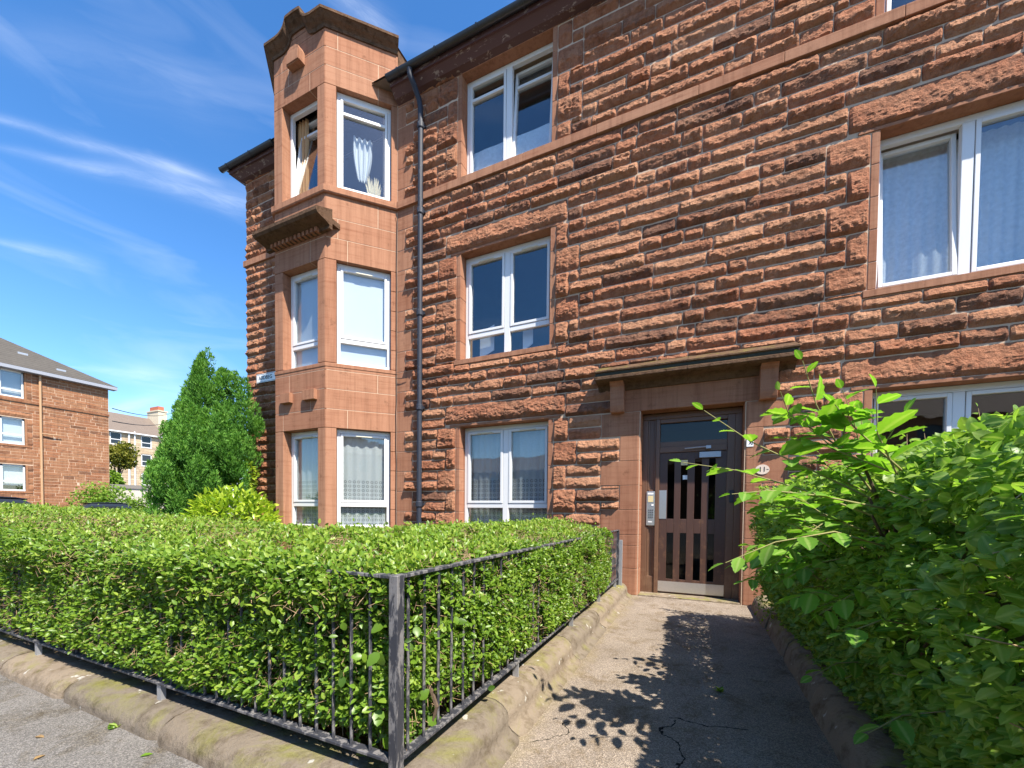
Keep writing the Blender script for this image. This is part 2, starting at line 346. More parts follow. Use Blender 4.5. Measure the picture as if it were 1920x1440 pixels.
# ---------------------------------------------------------------- mesh builder
class MB:
    def __init__(s, O=(0, 0, 0), T=(1, 0, 0), Nn=(0, -1, 0)):
        s.v = []; s.f = []; s.mi = []; s.tone = []; s.along = []; s.nv = 0
        s.O = np.array(O, float); s.T = np.array(T, float); s.Nn = np.array(Nn, float)
    def add(s, verts, faces, mat=0, tone=.5, along=0.0, local=False):
        """local: verts are (u along T, d out along normal, v up)"""
        v = np.asarray(verts, float)
        if local: v = s.O + v[:, :1]*s.T + v[:, 1:2]*s.Nn + v[:, 2:3]*np.array([0, 0, 1.0])
        b = s.nv
        s.v.append(v); s.nv += len(v)
        s.tone.append(np.broadcast_to(np.asarray(tone, float), (len(v),)))
        s.along.append(np.broadcast_to(np.asarray(along, float), (len(v),)))
        if isinstance(faces, np.ndarray):
            s.f.append((faces.shape[1], (faces+b).ravel())); s.mi.append(np.full(len(faces), mat))
        else:
            for fc in faces:
                s.f.append((len(fc), np.asarray(fc)+b)); s.mi.append(np.array([mat]))
    BF = np.array([[0, 3, 2, 1], [4, 5, 6, 7], [0, 1, 5, 4], [1, 2, 6, 5], [2, 3, 7, 6], [3, 0, 4, 7]])
    def box(s, a, b, mat=0, tone=.5, local=False):
        x0, y0, z0 = a; x1, y1, z1 = b
        s.add([(x0, y0, z0), (x1, y0, z0), (x1, y1, z0), (x0, y1, z0), (x0, y0, z1), (x1, y0, z1), (x1, y1, z1), (x0, y1, z1)], s.BF, mat, tone, local=local)
    def lbox(s, u0, u1, d0, d1, v0, v1, mat=0, tone=.5):
        s.box((u0, d0, v0), (u1, d1, v1), mat, tone, True)
    def tube(s, pts, r, n=8, mat=0, tone=.5, cap=True):
        pts = np.asarray(pts, float); k = len(pts); r = np.broadcast_to(np.asarray(r, float), (k,))
        vs = []
        for i in range(k):
            d = pts[min(i+1, k-1)]-pts[max(i-1, 0)]; d = d/(np.linalg.norm(d)+1e-9)
            a = np.cross(d, [0, 0, 1.0]);
            if np.linalg.norm(a) < .2: a = np.cross(d, [0, 1.0, 0])
            a /= np.linalg.norm(a); b = np.cross(d, a)
            for j in range(n):
                t = 2*math.pi*j/n; vs.append(pts[i]+r[i]*(math.cos(t)*a+math.sin(t)*b))
        fs = [[i*n+j, i*n+(j+1) % n, (i+1)*n+(j+1) % n, (i+1)*n+j] for i in range(k-1) for j in range(n)]
        s.add(vs, np.array(fs), mat, tone)
        if cap: s.add(vs[:n][::-1], [list(range(n))], mat, tone); s.add(vs[-n:], [list(range(n))], mat, tone)
    def sweep(s, path, prof, mat=0, tone=.5, closed_prof=True, caps=True):
        """path: list of (origin xyz, outward unit vector) ; prof: list of (out, up)"""
        vs = []; n = len(prof)
        for (o, w) in path:
            o = np.array(o, float); w = np.array(w, float)
            for (p, q) in prof: vs.append(o+w*p+np.array([0, 0, q]))
        m_ = n if closed_prof else n-1
        fs = [[i*n+j, i*n+(j+1) % n, (i+1)*n+(j+1) % n, (i+1)*n+j] for i in range(len(path)-1) for j in range(m_)]
        s.add(vs, np.array(fs), mat, tone)
        if caps: s.add(vs[:n][::-1], [list(range(n))], mat, tone); s.add(vs[-n:], [list(range(n))], mat, tone)
    def prism(s, poly, d0, d1, mat=0, tone=.5):
        """poly of local (u,v), extruded from d0 to d1 along the normal"""
        n = len(poly)
        vs = [(a, d0, b) for a, b in poly]+[(a, d1, b) for a, b in poly]
        s.add(vs, [list(range(n)), list(range(2*n-1, n-1, -1))]+[[i, i+n, (i+1) % n+n, (i+1) % n] for i in range(n)], mat, tone, local=True)
    def build(s, name, mats, parent=None, smooth=False):
        me = bpy.data.meshes.new(name)
        v = np.concatenate(s.v) if s.v else np.zeros((0, 3))
        loops = np.concatenate([a for _, a in s.f]); 
        tot = np.concatenate([np.full(len(a)//k, k) for k, a in s.f]); start = np.concatenate([[0], np.cumsum(tot)[:-1]])
        me.vertices.add(len(v)); me.vertices.foreach_set('co', v.ravel().astype(np.float32))
        me.loops.add(len(loops)); me.loops.foreach_set('vertex_index', loops.astype(np.int32))
        me.polygons.add(len(tot)); me.polygons.foreach_set('loop_start', start.astype(np.int32)); me.polygons.foreach_set('loop_total', tot.astype(np.int32))
        if not isinstance(mats, (list, tuple)): mats = [mats]
        for mm_ in mats: me.materials.append(mm_)
        me.polygons.foreach_set('material_index', np.concatenate(s.mi).astype(np.int32))
        me.polygons.foreach_set('use_smooth', np.full(len(tot), smooth))
        a = me.attributes.new('tone', 'FLOAT', 'POINT'); a.data.foreach_set('value', np.concatenate(s.tone).astype(np.float32))
        if any(np.any(x) for x in s.along):
            a = me.attributes.new('along', 'FLOAT', 'POINT'); a.data.foreach_set('value', np.concatenate(s.along).astype(np.float32))
        me.update(calc_edges=True); me.validate()
        o = bpy.data.objects.new(name, me); C.objects.link(o)
        if parent is not None: adopt(o, parent)
        return o

def base_of(p):
    return Vector(p.location) if p.type == 'EMPTY' else Vector((0, 0, 0))      # every mesh is modelled in world coordinates
def adopt(o, p):
    o.parent = p; o.matrix_parent_inverse = Matrix.Translation(-base_of(p))
def tag(o, label, cat, group=None, kind=None):
    if label: o['label'] = label
    if cat: o['category'] = cat
    if group: o['group'] = group
    if kind: o['kind'] = kind
    return o
def thing(name, label, cat, loc=(0, 0, 0), group=None):
    o = bpy.data.objects.new(name, None); C.objects.link(o); o.location = loc; o.empty_display_size = .2
    return tag(o, label, cat, group)
def bevel(o, w=.004, seg=2):
    b = o.modifiers.new('bevel', 'BEVEL'); b.width = w; b.segments = seg; b.limit_method = 'ANGLE'; b.angle_limit = rad(40)
    return o
def text_mesh(name, body, size, mat, parent, O, T, up, extrude=.002, align='CENTER'):
    cu = bpy.data.curves.new(name, 'FONT'); cu.body = body; cu.size = size; cu.extrude = extrude; cu.align_x = align; cu.align_y = 'CENTER'
    t = bpy.data.objects.new(name, cu); C.objects.link(t)
    T = Vector(T); U = Vector(up); Z = T.cross(U)
    mw = Matrix(((T.x, U.x, Z.x, O[0]), (T.y, U.y, Z.y, O[1]), (T.z, U.z, Z.z, O[2]), (0, 0, 0, 1)))
    dg = bpy.context.evaluated_depsgraph_get(); dg.update()
    me = bpy.data.meshes.new_from_object(t.evaluated_get(dg)); me.transform(mw); me.materials.clear(); me.materials.append(mat)
    bpy.data.objects.remove(t); bpy.data.curves.remove(cu)
    o = bpy.data.objects.new(name, me); C.objects.link(o)
    if parent: adopt(o, parent)
    return o

# ---------------------------------------------------------------- value noise in numpy
_perm = np.random.default_rng(5).random((256, 256))
def vnoise(x, y):
    xi = np.floor(x).astype(int); yi = np.floor(y).astype(int); fx = x-xi; fy = y-yi
    fx = fx*fx*(3-2*fx); fy = fy*fy*(3-2*fy)
    g = lambda a, b: _perm[a & 255, b & 255]
    return (g(xi, yi)*(1-fx)+g(xi+1, yi)*fx)*(1-fy)+(g(xi, yi+1)*(1-fx)+g(xi+1, yi+1)*fx)*fy
def fbm(x, y, o=4, g=.5):
    t = 0; a = 1; s = 0
    for i in range(o): t = t+a*vnoise(x*2**i+17.3*i, y*2**i+9.1*i); s += a; a *= g
    return t/s

def rock_block(mb, u0, u1, v0, v1, amp, tone, res=.016, gap=.002, mat=0):
    u0 += gap; u1 -= gap; v0 += gap; v1 -= gap
    nu = max(3, int(round((u1-u0)/res))+1); nv = max(4, int(round((v1-v0)/res))+1)
    U = np.linspace(u0, u1, nu); V = np.linspace(v0, v1, nv)
    # tighten the rows next to the joints
    U[1] = u0+.007; U[-2] = u1-.007; V[1] = v0+.006; V[-2] = v1-.006
    uu, vv = np.meshgrid(U, V, indexing='ij')
    s1, s2 = rng.random(2)*60
    du = np.minimum(uu-u0, u1-uu); dt = v1-vv; db = vv-v0
    e1 = rng.uniform(.02, .05); h_ = v1-v0
    edge = lambda d, w: np.clip(d/w, 0, 1)**.55
    big = fbm(uu*4.2+s1, vv*9+s2, 3)
    fine = fbm(uu*23+s2, vv*34+s1, 4, .72)
    ridg = 1-np.abs(2*fbm(uu*9+s1*2, vv*15+s2*3, 3)-1)
    # the face slopes out from the top bed to a wandering arris, then breaks sharply back under it
    q_ = rng.uniform(.14, .46)*min(1, .20/h_)+.02
    arr = h_*q_*(.45+1.5*fbm(uu*6.5+s2*1.7, uu*0+s1, 4, .62))
    arr = np.clip(arr, .010, h_*.62)
    low = np.clip(db/arr, 0, 1)
    under = low**rng.uniform(.55, 1.15)
    tilt = rng.uniform(.45, .92)
    up_ = np.clip((vv-v0-arr)/(h_-arr), 0, 1)
    body = 1-tilt*up_**rng.uniform(.8, 1.5)
    hgt = amp*(.62+.62*(big-.3)+.34*(ridg-.5)*1.2+.62*(fine-.5))*body
    top = edge(dt, rng.uniform(.010, .030)); side = edge(np.maximum(du, 0), rng.uniform(.012, .032)+.022*(fine-.3))
    h = hgt*under*top*side*1.25
    h = np.maximum(h, 0)+.0035*edge(np.minimum(np.minimum(du, dt), db), .007)
    h[0, :] = h[-1, :] = 0; h[:, 0] = h[:, -1] = 0
    h = h-.0085                       # the pointing laps the edges of the stone
    vs = np.stack([uu.ravel(), h.ravel(), vv.ravel()], 1)
    i = np.arange((nu-1)*(nv-1)); a = (i//(nv-1))*nv+i % (nv-1)
    fs = np.stack([a, a+nv, a+nv+1, a+1], 1)
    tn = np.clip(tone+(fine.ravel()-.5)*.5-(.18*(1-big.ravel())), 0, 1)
    mb.add(vs, fs, mat, tn, local=True)

def fill_courses(rects, z0, course, x0, x1, ztop, obstacles, lo=.34, hi=.98):
    """split a wall into stones; obstacles are (u0,u1,v0,v1)"""
    out = []
    k = 0
    while True:
        a = z0+k*course; b = a+course; k += 1
        if a >= ztop-.02: break
        b = min(b, ztop)
        br = {x0, x1}
        for o in obstacles:
            if o[2] < b-.002 and o[3] > a+.002:
                for q in o[:2]:
                    if x0 < q < x1: br.add(q)
        br = sorted(br); cells = []
        for p, q in zip(br[:-1], br[1:]):
            if q-p < .004: continue
            mid = (p+q)/2; free = [(a, b)]
            for o in obstacles:
                if o[0] < mid < o[1]:
                    nf = []
                    for (c, d) in free:
                        if o[3] <= c+.002 or o[2] >= d-.002: nf.append((c, d)); continue
                        if o[2]-c > .03: nf.append((c, o[2]))
                        if d-o[3] > .03: nf.append((o[3], d))
                    free = nf
            for fz in free: cells.append([p, q, fz[0], fz[1]])
        merged = []
        for c in cells:
            if merged and abs(merged[-1][1]-c[0]) < 1e-6 and abs(merged[-1][2]-c[2]) < 1e-6 and abs(merged[-1][3]-c[3]) < 1e-6: merged[-1][1] = c[1]
            else: merged.append(c)
        for (p, q, c, d) in merged:
            if q-p < .03: continue
            x = p
            while x < q-1e-6:
                w = rng.uniform(lo, hi)
                if rng.random() < .18: w = rng.uniform(.22, .34)
                if q-(x+w) < .26: w = q-x
                if w > hi*1.25: w = w/2
                out.append((x, x+w, c, d)); x += w
    rects.extend(out)

def wall_core(mb, x0, x1, z0, z1, d0, d1, holes, mat=0):
    xs = sorted({x0, x1, *[h[0] for h in holes], *[h[1] for h in holes]}); xs = [x for x in xs if x0 <= x <= x1]
    for p, q in zip(xs[:-1], xs[1:]):
        mid = (p+q)/2
        hs_ = sorted([(h[2], h[3]) for h in holes if h[0] < mid < h[1]])
        z = z0
        for a, b in hs_:
            if a > z+1e-4: mb.lbox(p, q, d0, d1, z, a, mat)
            z = max(z, b)
        if z < z1-1e-4: mb.lbox(p, q, d0, d1, z, z1, mat)

def ashlar(mb, u0, u1, v0, v1, d0, d1, tone=None, gap=.004, mat=0):
    mb.lbox(u0+gap, u1-gap, d0, d1, v0+gap, v1-gap, mat, rng.uniform(.25, .9) if tone is None else tone)

# ================================================================ SETTING: ground, path, pavement, kerbs
g = MB(); g.add([(-400, -400, -.06), (400, -400, -.06), (400, 400, -.06), (-400, 400, -.06)], [[0, 1, 2, 3]])
tag(g.build('ground', M['tarmac']), None, None, kind='structure')
g = MB(); g.box((-11.6, 1.10, -.05), (-.9, 6.3, .055)); g.box((.78, 1.1, -.05), (6.2, 6.0, .055))
tag(g.build('garden_soil', M['earth']), None, None, kind='structure')
g = MB()
nx, ny = 24, 60
xs = np.linspace(-1.15, .95, nx); ys = np.linspace(.35, 6.3, ny); xx, yy = np.meshgrid(xs, ys, indexing='ij')
zz = .07*np.clip((1.25-yy)/.9, 0, 1)+.008*(fbm(xx*1.5, yy*1.5, 3)-.5)
zz = np.where(yy > 5.6, np.minimum(zz, .002), zz)
i = np.arange((nx-1)*(ny-1)); a = (i//(ny-1))*ny+i % (ny-1)
g.add(np.stack([xx.ravel(), yy.ravel(), zz.ravel()], 1), np.stack([a, a+ny, a+ny+1, a+1], 1))
tag(g.build('path', M['path'], smooth=True), None, None, kind='structure')
g = MB(); g.box((-40, -2.6, -.05), (12, .36, .078)); g.box((-40, .36, -.05), (-1.15, 1.2, .078)); g.box((.95, .36, -.05), (12, 1.2, .078))
tag(g.build('pavement', M['pavement']), None, None, kind='structure')

def kerb_run(mb, p0, p1, out, prof, lens, jit=.006):
    p0 = np.array(p0, float); p1 = np.array(p1, float); d = p1-p0; Lt = np.linalg.norm(d); d /= Lt
    x = 0
    while x < Lt-1e-6:
        w = rng.uniform(*lens)
        if Lt-(x+w) < .35: w = Lt-x
        n = max(2, int(w/.05)); path = []
        offp = rng.normal(0, jit*.6); offz = rng.normal(0, jit*.4)
        sd = rng.random()*50
        for k in range(n+1):
            t = x+.006+(w-.012)*k/n
            path.append((p0+d*t, out))
        vs = []; npf = len(prof)
        for k, (o, w_) in enumerate(path):
            t = k/n
            e = 1-.12*np.exp(-min(t, 1-t)*w/.02)
            for j, (pp, q) in enumerate(prof):
                nz = (fbm(np.array([sd+t*w*7]), np.array([j*.6]), 3)[0]-.5)*.009
                vs.append(o+np.array(w_)*(pp*e+nz+offp if pp > .02 else pp)+np.array([0, 0, q*(.97+.03*e)+(nz*.5+offz if q > .06 else 0)]))
        fs = [[i_*npf+j, i_*npf+j+1, (i_+1)*npf+j+1, (i_+1)*npf+j] for i_ in range(n) for j in range(npf-1)]
        mb.add(vs, np.array(fs), 0, rng.random())
        mb.add(vs[:npf][::-1], [list(range(npf))], 0, .3); mb.add(vs[-npf:], [list(range(npf))], 0, .3)
        x += w
k = MB()
bull = [(-.16, -.02), (-.16, .165), (-.03, .176), (.04, .172), (.085, .155), (.115, .125), (.128, .09), (.128, .05), (.15, .028), (.20, .004), (.20, -.02)]
kerb_run(k, (-1.0, 1.02, 0), (-1.0, 5.98, 0), (1, 0, 0), bull, (.85, 1.25))
sbull = [(-.20, .0), (-.20, .165), (0, .172), (.07, .165), (.115, .148), (.14, .125), (.15, .10), (.155, .06)]
kerb_run(k, (-12.0, 1.165, 0), (-1.10, 1.165, 0), (0, -1, 0), sbull, (.9, 1.4))
# rounded corner stone where the two runs meet
pts = []
for kk in range(9):
    an = rad(180+90*kk/8); pts.append(((-1.0+(-.10), 1.02+.145, 0) if False else (-1.02, 1.10, 0), (-math.cos(an+math.pi/2), -abs(math.sin(an+math.pi/2)) if False else math.sin(an), 0)))
path = [((-1.0, 1.09, 0), (math.cos(rad(-90+90*q/8)), math.sin(rad(-90+90*q/8)), 0)) for q in range(9)]
k.sweep([((-1.12, 1.09, 0), (0, -1, 0))]+path+[((-1.0, 1.2, 0), (1, 0, 0))], [(-.14, -.01), (-.14, .165), (-.02, .186), (.06, .178), (.11, .15), (.135, .11), (.14, .05), (.17, .02), (.2, -.01)], 0, .6, closed_prof=False, caps=False)
tag(k.build('kerb', M['kerb'], smooth=True), None, None, kind='structure')
k = MB()
kerb_run(k, (.78, 5.95, 0), (.78, .45, 0), (-1, 0, 0), [(-.14, -.02), (-.14, .16), (-.02, .166), (.05, .155), (.09, .12), (.11, .06), (.125, .0)], (.8, 1.2), .009)
tag(k.build('kerb', M['kerb'], smooth=True), None, None, kind='structure')

# ================================================================ MAIN TENEMENT
FY = 6.0
house = thing('sandstone_tenement', 'red rock-faced sandstone tenement with projecting bay, brown close door and white windows', 'building', (-1.5, 6.0, 0))
XL, XR = -9.43, 6.4
BX0, BX1 = -8.12, -5.10          # the bay's roots on the facade
OPEN = []                        # u0,u1,z0,z1
for ux in ((-3.73, -2.13), (1.82, 3.42)):
    for uz in ((.84, 2.63), (3.77, 5.55), (6.80, 8.53)): OPEN.append((*ux, *uz))
DOOR = (-.74, .534, .0, 2.615)
EAVE = 8.60
obst = []; rocks = []; mg = MB((0, FY, 0)); COURSE = .1833
quoins = []
for (a, b, c, d) in OPEN:
    MW = .085
    top = c > 6
    mg = MB((0, FY, 0))
    # margins (dressed strip and reveal)
    lev = [d-.3666*i for i in range(8)]; lev = [max(z, c) for z in lev]; lev = [z for i, z in enumerate(lev) if i == 0 or z < lev[i-1]-.02]
    for j, (zt, zb) in enumerate(zip(lev[:-1], lev[1:])):
        if zt-zb < .05: continue
        ashlar(mg, a-MW, a, zb, zt, -.19, .006); ashlar(mg, b, b+MW, zb, zt, -.19, .006)
        for side in (0, 1):
            wq = .40 if (j+side) % 2 == 0 else .21
            wq += rng.uniform(-.03, .03)
            q = (a-MW-wq, a-MW, zb, zt) if side == 0 else (b+MW, b+MW+wq, zb, zt)
            quoins.append(q); obst.append(q)
    obst.append((a-MW, b+MW, c, d))
    # lintel
    if not top:
        mg.lbox(a-MW-.12, b+MW+.12, -.19, .012, d+.003, d+.042, 0, .5)
        lt = (a-.30, b+.27, d+.042, d+.3666)
        quoins.append(lt); obst.append((a-.30, b+.27, d, d+.3666))
        sl = (a-MW-.04, b+MW+.04, c-.085, c)
        mg.lbox(sl[0], sl[1], -.19, .022, sl[2], c-.004, 0, .7); obst.append(sl)
    else:
        ashlar(mg, a-.14, b+.14, d, EAVE, -.19, .006); obst.append((a-.14, b+.14, d, EAVE))
    bevel(mg.build('window_surround', M['ashlar'], house), .005, 2)
mg = MB((0, FY, 0))
# string course
SC = (6.665, 6.795)
obst.append((-20, 20, *SC))
x = BX1+.02
while x < XR:
    w = rng.uniform(.9, 1.5); w = min(w, XR-x)
    mg.lbox(x+.002, x+w-.002, -.1, .055, SC[0], SC[1], 0, rng.uniform(.5, .95)); x += w
bevel(mg.build('string_course', M['ashlar'], house), .005, 2); mg = MB((0, FY, 0)); mg.lbox(XL-.05, BX0-.02, -.1, .055, SC[0], SC[1], 0, .8); bevel(mg.build('string_course', M['ashlar'], house), .005, 2); mg = MB((0, FY, 0))
# quoins next to the bay
z = .0; kq = 0
while z < EAVE-.02:
    h = .3666 if z > .01 else 2.63-.3666*7
    zt = min(z+h, EAVE)
    if not (z < SC[0] < zt or z < SC[1] < zt) :
        pass
    w = .19 if kq % 2 else .36
    za, zb = z, zt
    if za < SC[1] and zb > SC[0]:
        if SC[0]-za > .04: ashlar(mg, BX1, BX1+w, za, SC[0], -.1, .004); obst.append((BX1, BX1+w, za, SC[0]))
        if zb-SC[1] > .04: ashlar(mg, BX1, BX1+w, SC[1], zb, -.1, .004); obst.append((BX1, BX1+w, SC[1], zb))
    else:
        ashlar(mg, BX1, BX1+w, za, zb, -.1, .004); obst.append((BX1, BX1+w, za, zb))
    z = zt; kq += 1
bevel(mg.build('quoin_strip', M['ashlar'], house), .005, 2); mg = MB((0, FY, 0))
# door jambs, frieze
JZ = [.0, .379, .709, .863, 1.223, 1.575, 1.926, 2.284, 2.618]
for j, (a, b) in enumerate(zip(JZ[:-1], JZ[1:])):
    longl = j in (1, 4, 6, 7) or j == 0
    lx = -1.30 if j in (0, 2, 4, 6) else -1.025
    if j == 7: lx = -1.30
    if j == 6: lx = -1.03
    if j == 5: lx = -1.30
    if j == 4: lx = -1.025
    if j == 3: lx = -1.30
    rx = -lx-.30+.02
    tl_ = rng.uniform(.2, .5)
    obst.append((lx, DOOR[0], a, b)); obst.append((DOOR[1], rx, a, b))
    # rounded arris: chamfer polygon in plan
    for (x0, x1, s) in ((lx, DOOR[0], 1), (DOOR[1], rx, -1)):
        ex = x1 if s == 1 else x0; ox = x0 if s == 1 else x1
        arc = [(ex-s*.045*(1-math.sin(t)), .008-.045*(1-math.cos(t))) for t in np.linspace(0, math.pi/2, 6)]
        pl = [(ox+s*.003, -.28), (ox+s*.003, .008)]+arc+[(ex, -.28)]
        n = len(pl)
        vs = [(p, d_, a+.002) for p, d_ in pl]+[(p, d_, b-.002) for p, d_ in pl]
        fs = [[i_, (i_+1) % n, (i_+1) % n+n, i_+n] for i_ in range(n)]+[list(range(n))[::-1], list(range(n, 2*n))]
        mg.add(vs, fs, 0, tl_+rng.uniform(-.1, .2), local=True)
obst.append((DOOR[0], DOOR[1], 0, 2.62))
obst.append((-1.13, .87, 2.615, 3.06)); obst.append((-1.34, 1.06, 3.05, 3.26))
mg.lbox(-1.12, .862, -.28, .006, 2.622, 3.10, 0, .35)
ashl = mg.build('door_surround', M['ashlar'], house); bevel(ashl, .005, 2)

fill_courses(rocks, 2.63-COURSE*15, COURSE, BX1, XR, SC[0], obst)
fill_courses(rocks, SC[1], .1928, BX1, XR, EAVE, obst)
fill_courses(rocks, 2.63-COURSE*15, COURSE, XL, BX0, SC[0], obst, .25, .6)
fill_courses(rocks, SC[1], .1928, XL, BX0, EAVE, obst, .25, .6)
rb = MB((0, FY, 0))
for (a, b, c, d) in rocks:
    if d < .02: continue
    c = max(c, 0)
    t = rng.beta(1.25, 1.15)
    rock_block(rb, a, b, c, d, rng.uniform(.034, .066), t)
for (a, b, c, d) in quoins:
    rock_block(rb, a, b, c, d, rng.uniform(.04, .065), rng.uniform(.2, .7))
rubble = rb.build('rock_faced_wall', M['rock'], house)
core = MB((0, FY, 0))
holes = [(a-.01, b+.01, c-.01, d+.01) for a, b, c, d in OPEN]+[(DOOR[0]-.01, DOOR[1]+.01, -.1, DOOR[3]+.01)]
wall_core(core, XL, XR, -.1, EAVE+.05, -.42, -.0005, holes+[(BX0+.35, BX1-.35, -.05, EAVE)])
# side and rear walls, floors and party walls inside
core.box((XL, FY+.42, -.1), (XL+.4, 15.6, EAVE+.05)); core.box((XR-.4, FY+.42, -.1), (XR, 15.6, EAVE+.05)); core.box((XL+.4, 15.2, -.1), (XR-.4, 15.6, EAVE+.05))
core.build('mortar_bed', M['mortar'], house)
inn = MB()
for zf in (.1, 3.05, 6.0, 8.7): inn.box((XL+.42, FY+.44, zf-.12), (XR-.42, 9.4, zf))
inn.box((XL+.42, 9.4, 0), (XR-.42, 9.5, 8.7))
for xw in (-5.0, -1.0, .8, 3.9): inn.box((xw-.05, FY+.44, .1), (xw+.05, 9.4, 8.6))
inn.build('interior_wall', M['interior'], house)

# ---- roof, eaves, gutters
rf = MB()
zr = 12.6; ry = 10.8
e0, e1 = 5.68, 15.9
rf.add([(XL-.33, e0, 8.80), (XR, e0, 8.80), (XR, ry, zr), (XL+4.6, ry, zr), (XL-.33, e1, 8.80), (XR, e1, 8.80)],
       [[0, 1, 2, 3], [3, 2, 5, 4], [0, 3, 4]], 0)
rf.add([(XL-.33, e0, 8.76), (XR, e0, 8.76), (XR, e1, 8.76), (XL-.33, e1, 8.76)], [[3, 2, 1, 0]], 0)
roof = rf.build('roof', M['slate'], house)
ev = MB()
prof = [(0, -.03), (.10, .0), (.20, .09), (.235, .09), (.235, .235), (0, .235)]
ev.sweep([((BX1+.02, FY, EAVE-.03), (0, -1, 0)), ((XR, FY, EAVE-.03), (0, -1, 0))], prof, 0)
s2 = 1/math.sqrt(2)
ev.sweep([((BX0-.02, FY, EAVE-.03), (0, -1, 0)), ((XL, FY, EAVE-.03), (-1, -1, 0)), ((XL, 15.6, EAVE-.03), (-1, 0, 0))], prof, 0)
ev.build('eaves_fascia', M['fascia'], house)
def gutter(x0, x1, left_end):
    gm = MB()
    ang = np.linspace(math.pi, 2*math.pi, 11)
    oy, oz, R = 5.705, 8.775, .062
    outer = [(R*math.cos(a), R*math.sin(a)) for a in ang]; inner = [((R-.006)*math.cos(a), (R-.006)*math.sin(a)) for a in ang[::-1]]
    prof = [(-p, q) for p, q in outer+inner]
    gm.sweep([((x0, oy, oz), (0, 1, 0)), ((x1, oy, oz), (0, 1, 0))], prof, 0)
    for xe in (x0, x1):
        gm.sweep([((xe-.006, oy, oz), (0, 1, 0)), ((xe+.006, oy, oz), (0, 1, 0))], [(-(R+.005)*math.cos(a), (R+.005)*math.sin(a)) for a in ang], 0)
    go = gm.build('gutter', M['black_paint'], house, smooth=False)
    xb = x0+.25
    while xb < x1:
        bm = MB()
        bm.sweep([((xb-.014, oy, oz), (0, 1, 0)), ((xb+.014, oy, oz), (0, 1, 0))], [(-(R+.006)*math.cos(a), (R+.006)*math.sin(a)) for a in ang]+[((-(R+.012)*math.cos(a)), (R+.012)*math.sin(a)) for a in ang[::-1]], 0)
        bm.build('gutter_bracket', M['black_paint'], go); xb += .78
    return go
gutter(-5.08, XR, True)
gutter(-9.83, BX0+.02, True)
# ---- downpipe
dp = MB()
X0 = -4.53
dp.tube([(-4.60, 5.705, 8.71), (-4.60, 5.71, 8.63), (-4.57, 5.80, 8.50), (-4.55, 5.90, 8.36), (-4.54, 5.925, 8.25), (X0, 5.925, 8.0)], .046, 12)
dp.tube([(X0, 5.925, 8.05), (X0, 5.925, .05)], .047, 14)
pipe = dp.build('downpipe', M['pipe_paint'], house, smooth=True)
for zc in (7.92, 6.45, 4.68, 3.02, 1.30):
    c_ = MB(); c_.tube([(X0, 5.925, zc-.055), (X0, 5.925, zc-.04), (X0, 5.925, zc+.04), (X0, 5.925, zc+.05)], [.055, .063, .063, .055], 14)
    c_.lbox = None; c_.box((X0-.075, 5.95, zc-.02), (X0+.075, 5.985, zc+.02)); c_.build('pipe_collar', M['pipe_paint'], pipe, smooth=False)
# ---- thin cable down the bay's corner
cb = MB(); pts = [(-5.09, 5.955, 6.6)]
for z in np.linspace(6.5, .3, 22): pts.append((-5.085+rng.normal(0, .004), 5.965, z))
cb.tube(pts, .006, 6); cb.tube([(-5.085, 5.965, 3.62), (-4.98, 5.96, 3.60), (-4.85, 5.97, 3.6)], .006, 6)
cb.build('cable', M['rubber'], house)

# ---------------------------------------------------------------- windows
def curtain(win, fr, u0, u1, v0, v1, d, mat, wave=.018, n=60, freq=9, gather=0, name='curtain'):
    O, T, Nn = fr
    mb = MB(O, T, Nn)
    m_ = 24
    U = np.linspace(u0, u1, n); V = np.linspace(v0, v1, m_); uu, vv = np.meshgrid(U, V, indexing='ij')
    ph = rng.random()*6
    w = np.sin((uu-u0)/(u1-u0)*2*math.pi*freq+ph+1.2*np.sin(uu*5+ph))
    dd = -d+wave*w*(.6+.8*fbm(uu*3+ph, vv*1.2, 2))
    t = (vv-v0)/(v1-v0)
    if gather: dd += gather*np.exp(-t*9)*(fbm(uu*14, vv*9+ph, 3)-.3)
    i = np.arange((n-1)*(m_-1)); a = (i//(m_-1))*m_+i % (m_-1)
    mb.add(np.stack([uu.ravel(), dd.ravel(), vv.ravel()], 1), np.stack([a, a+m_, a+m_+1, a+1], 1), 0, t.ravel(), ((uu-u0)).ravel(), local=True)
    return mb.build(name, mat, win, smooth=True)

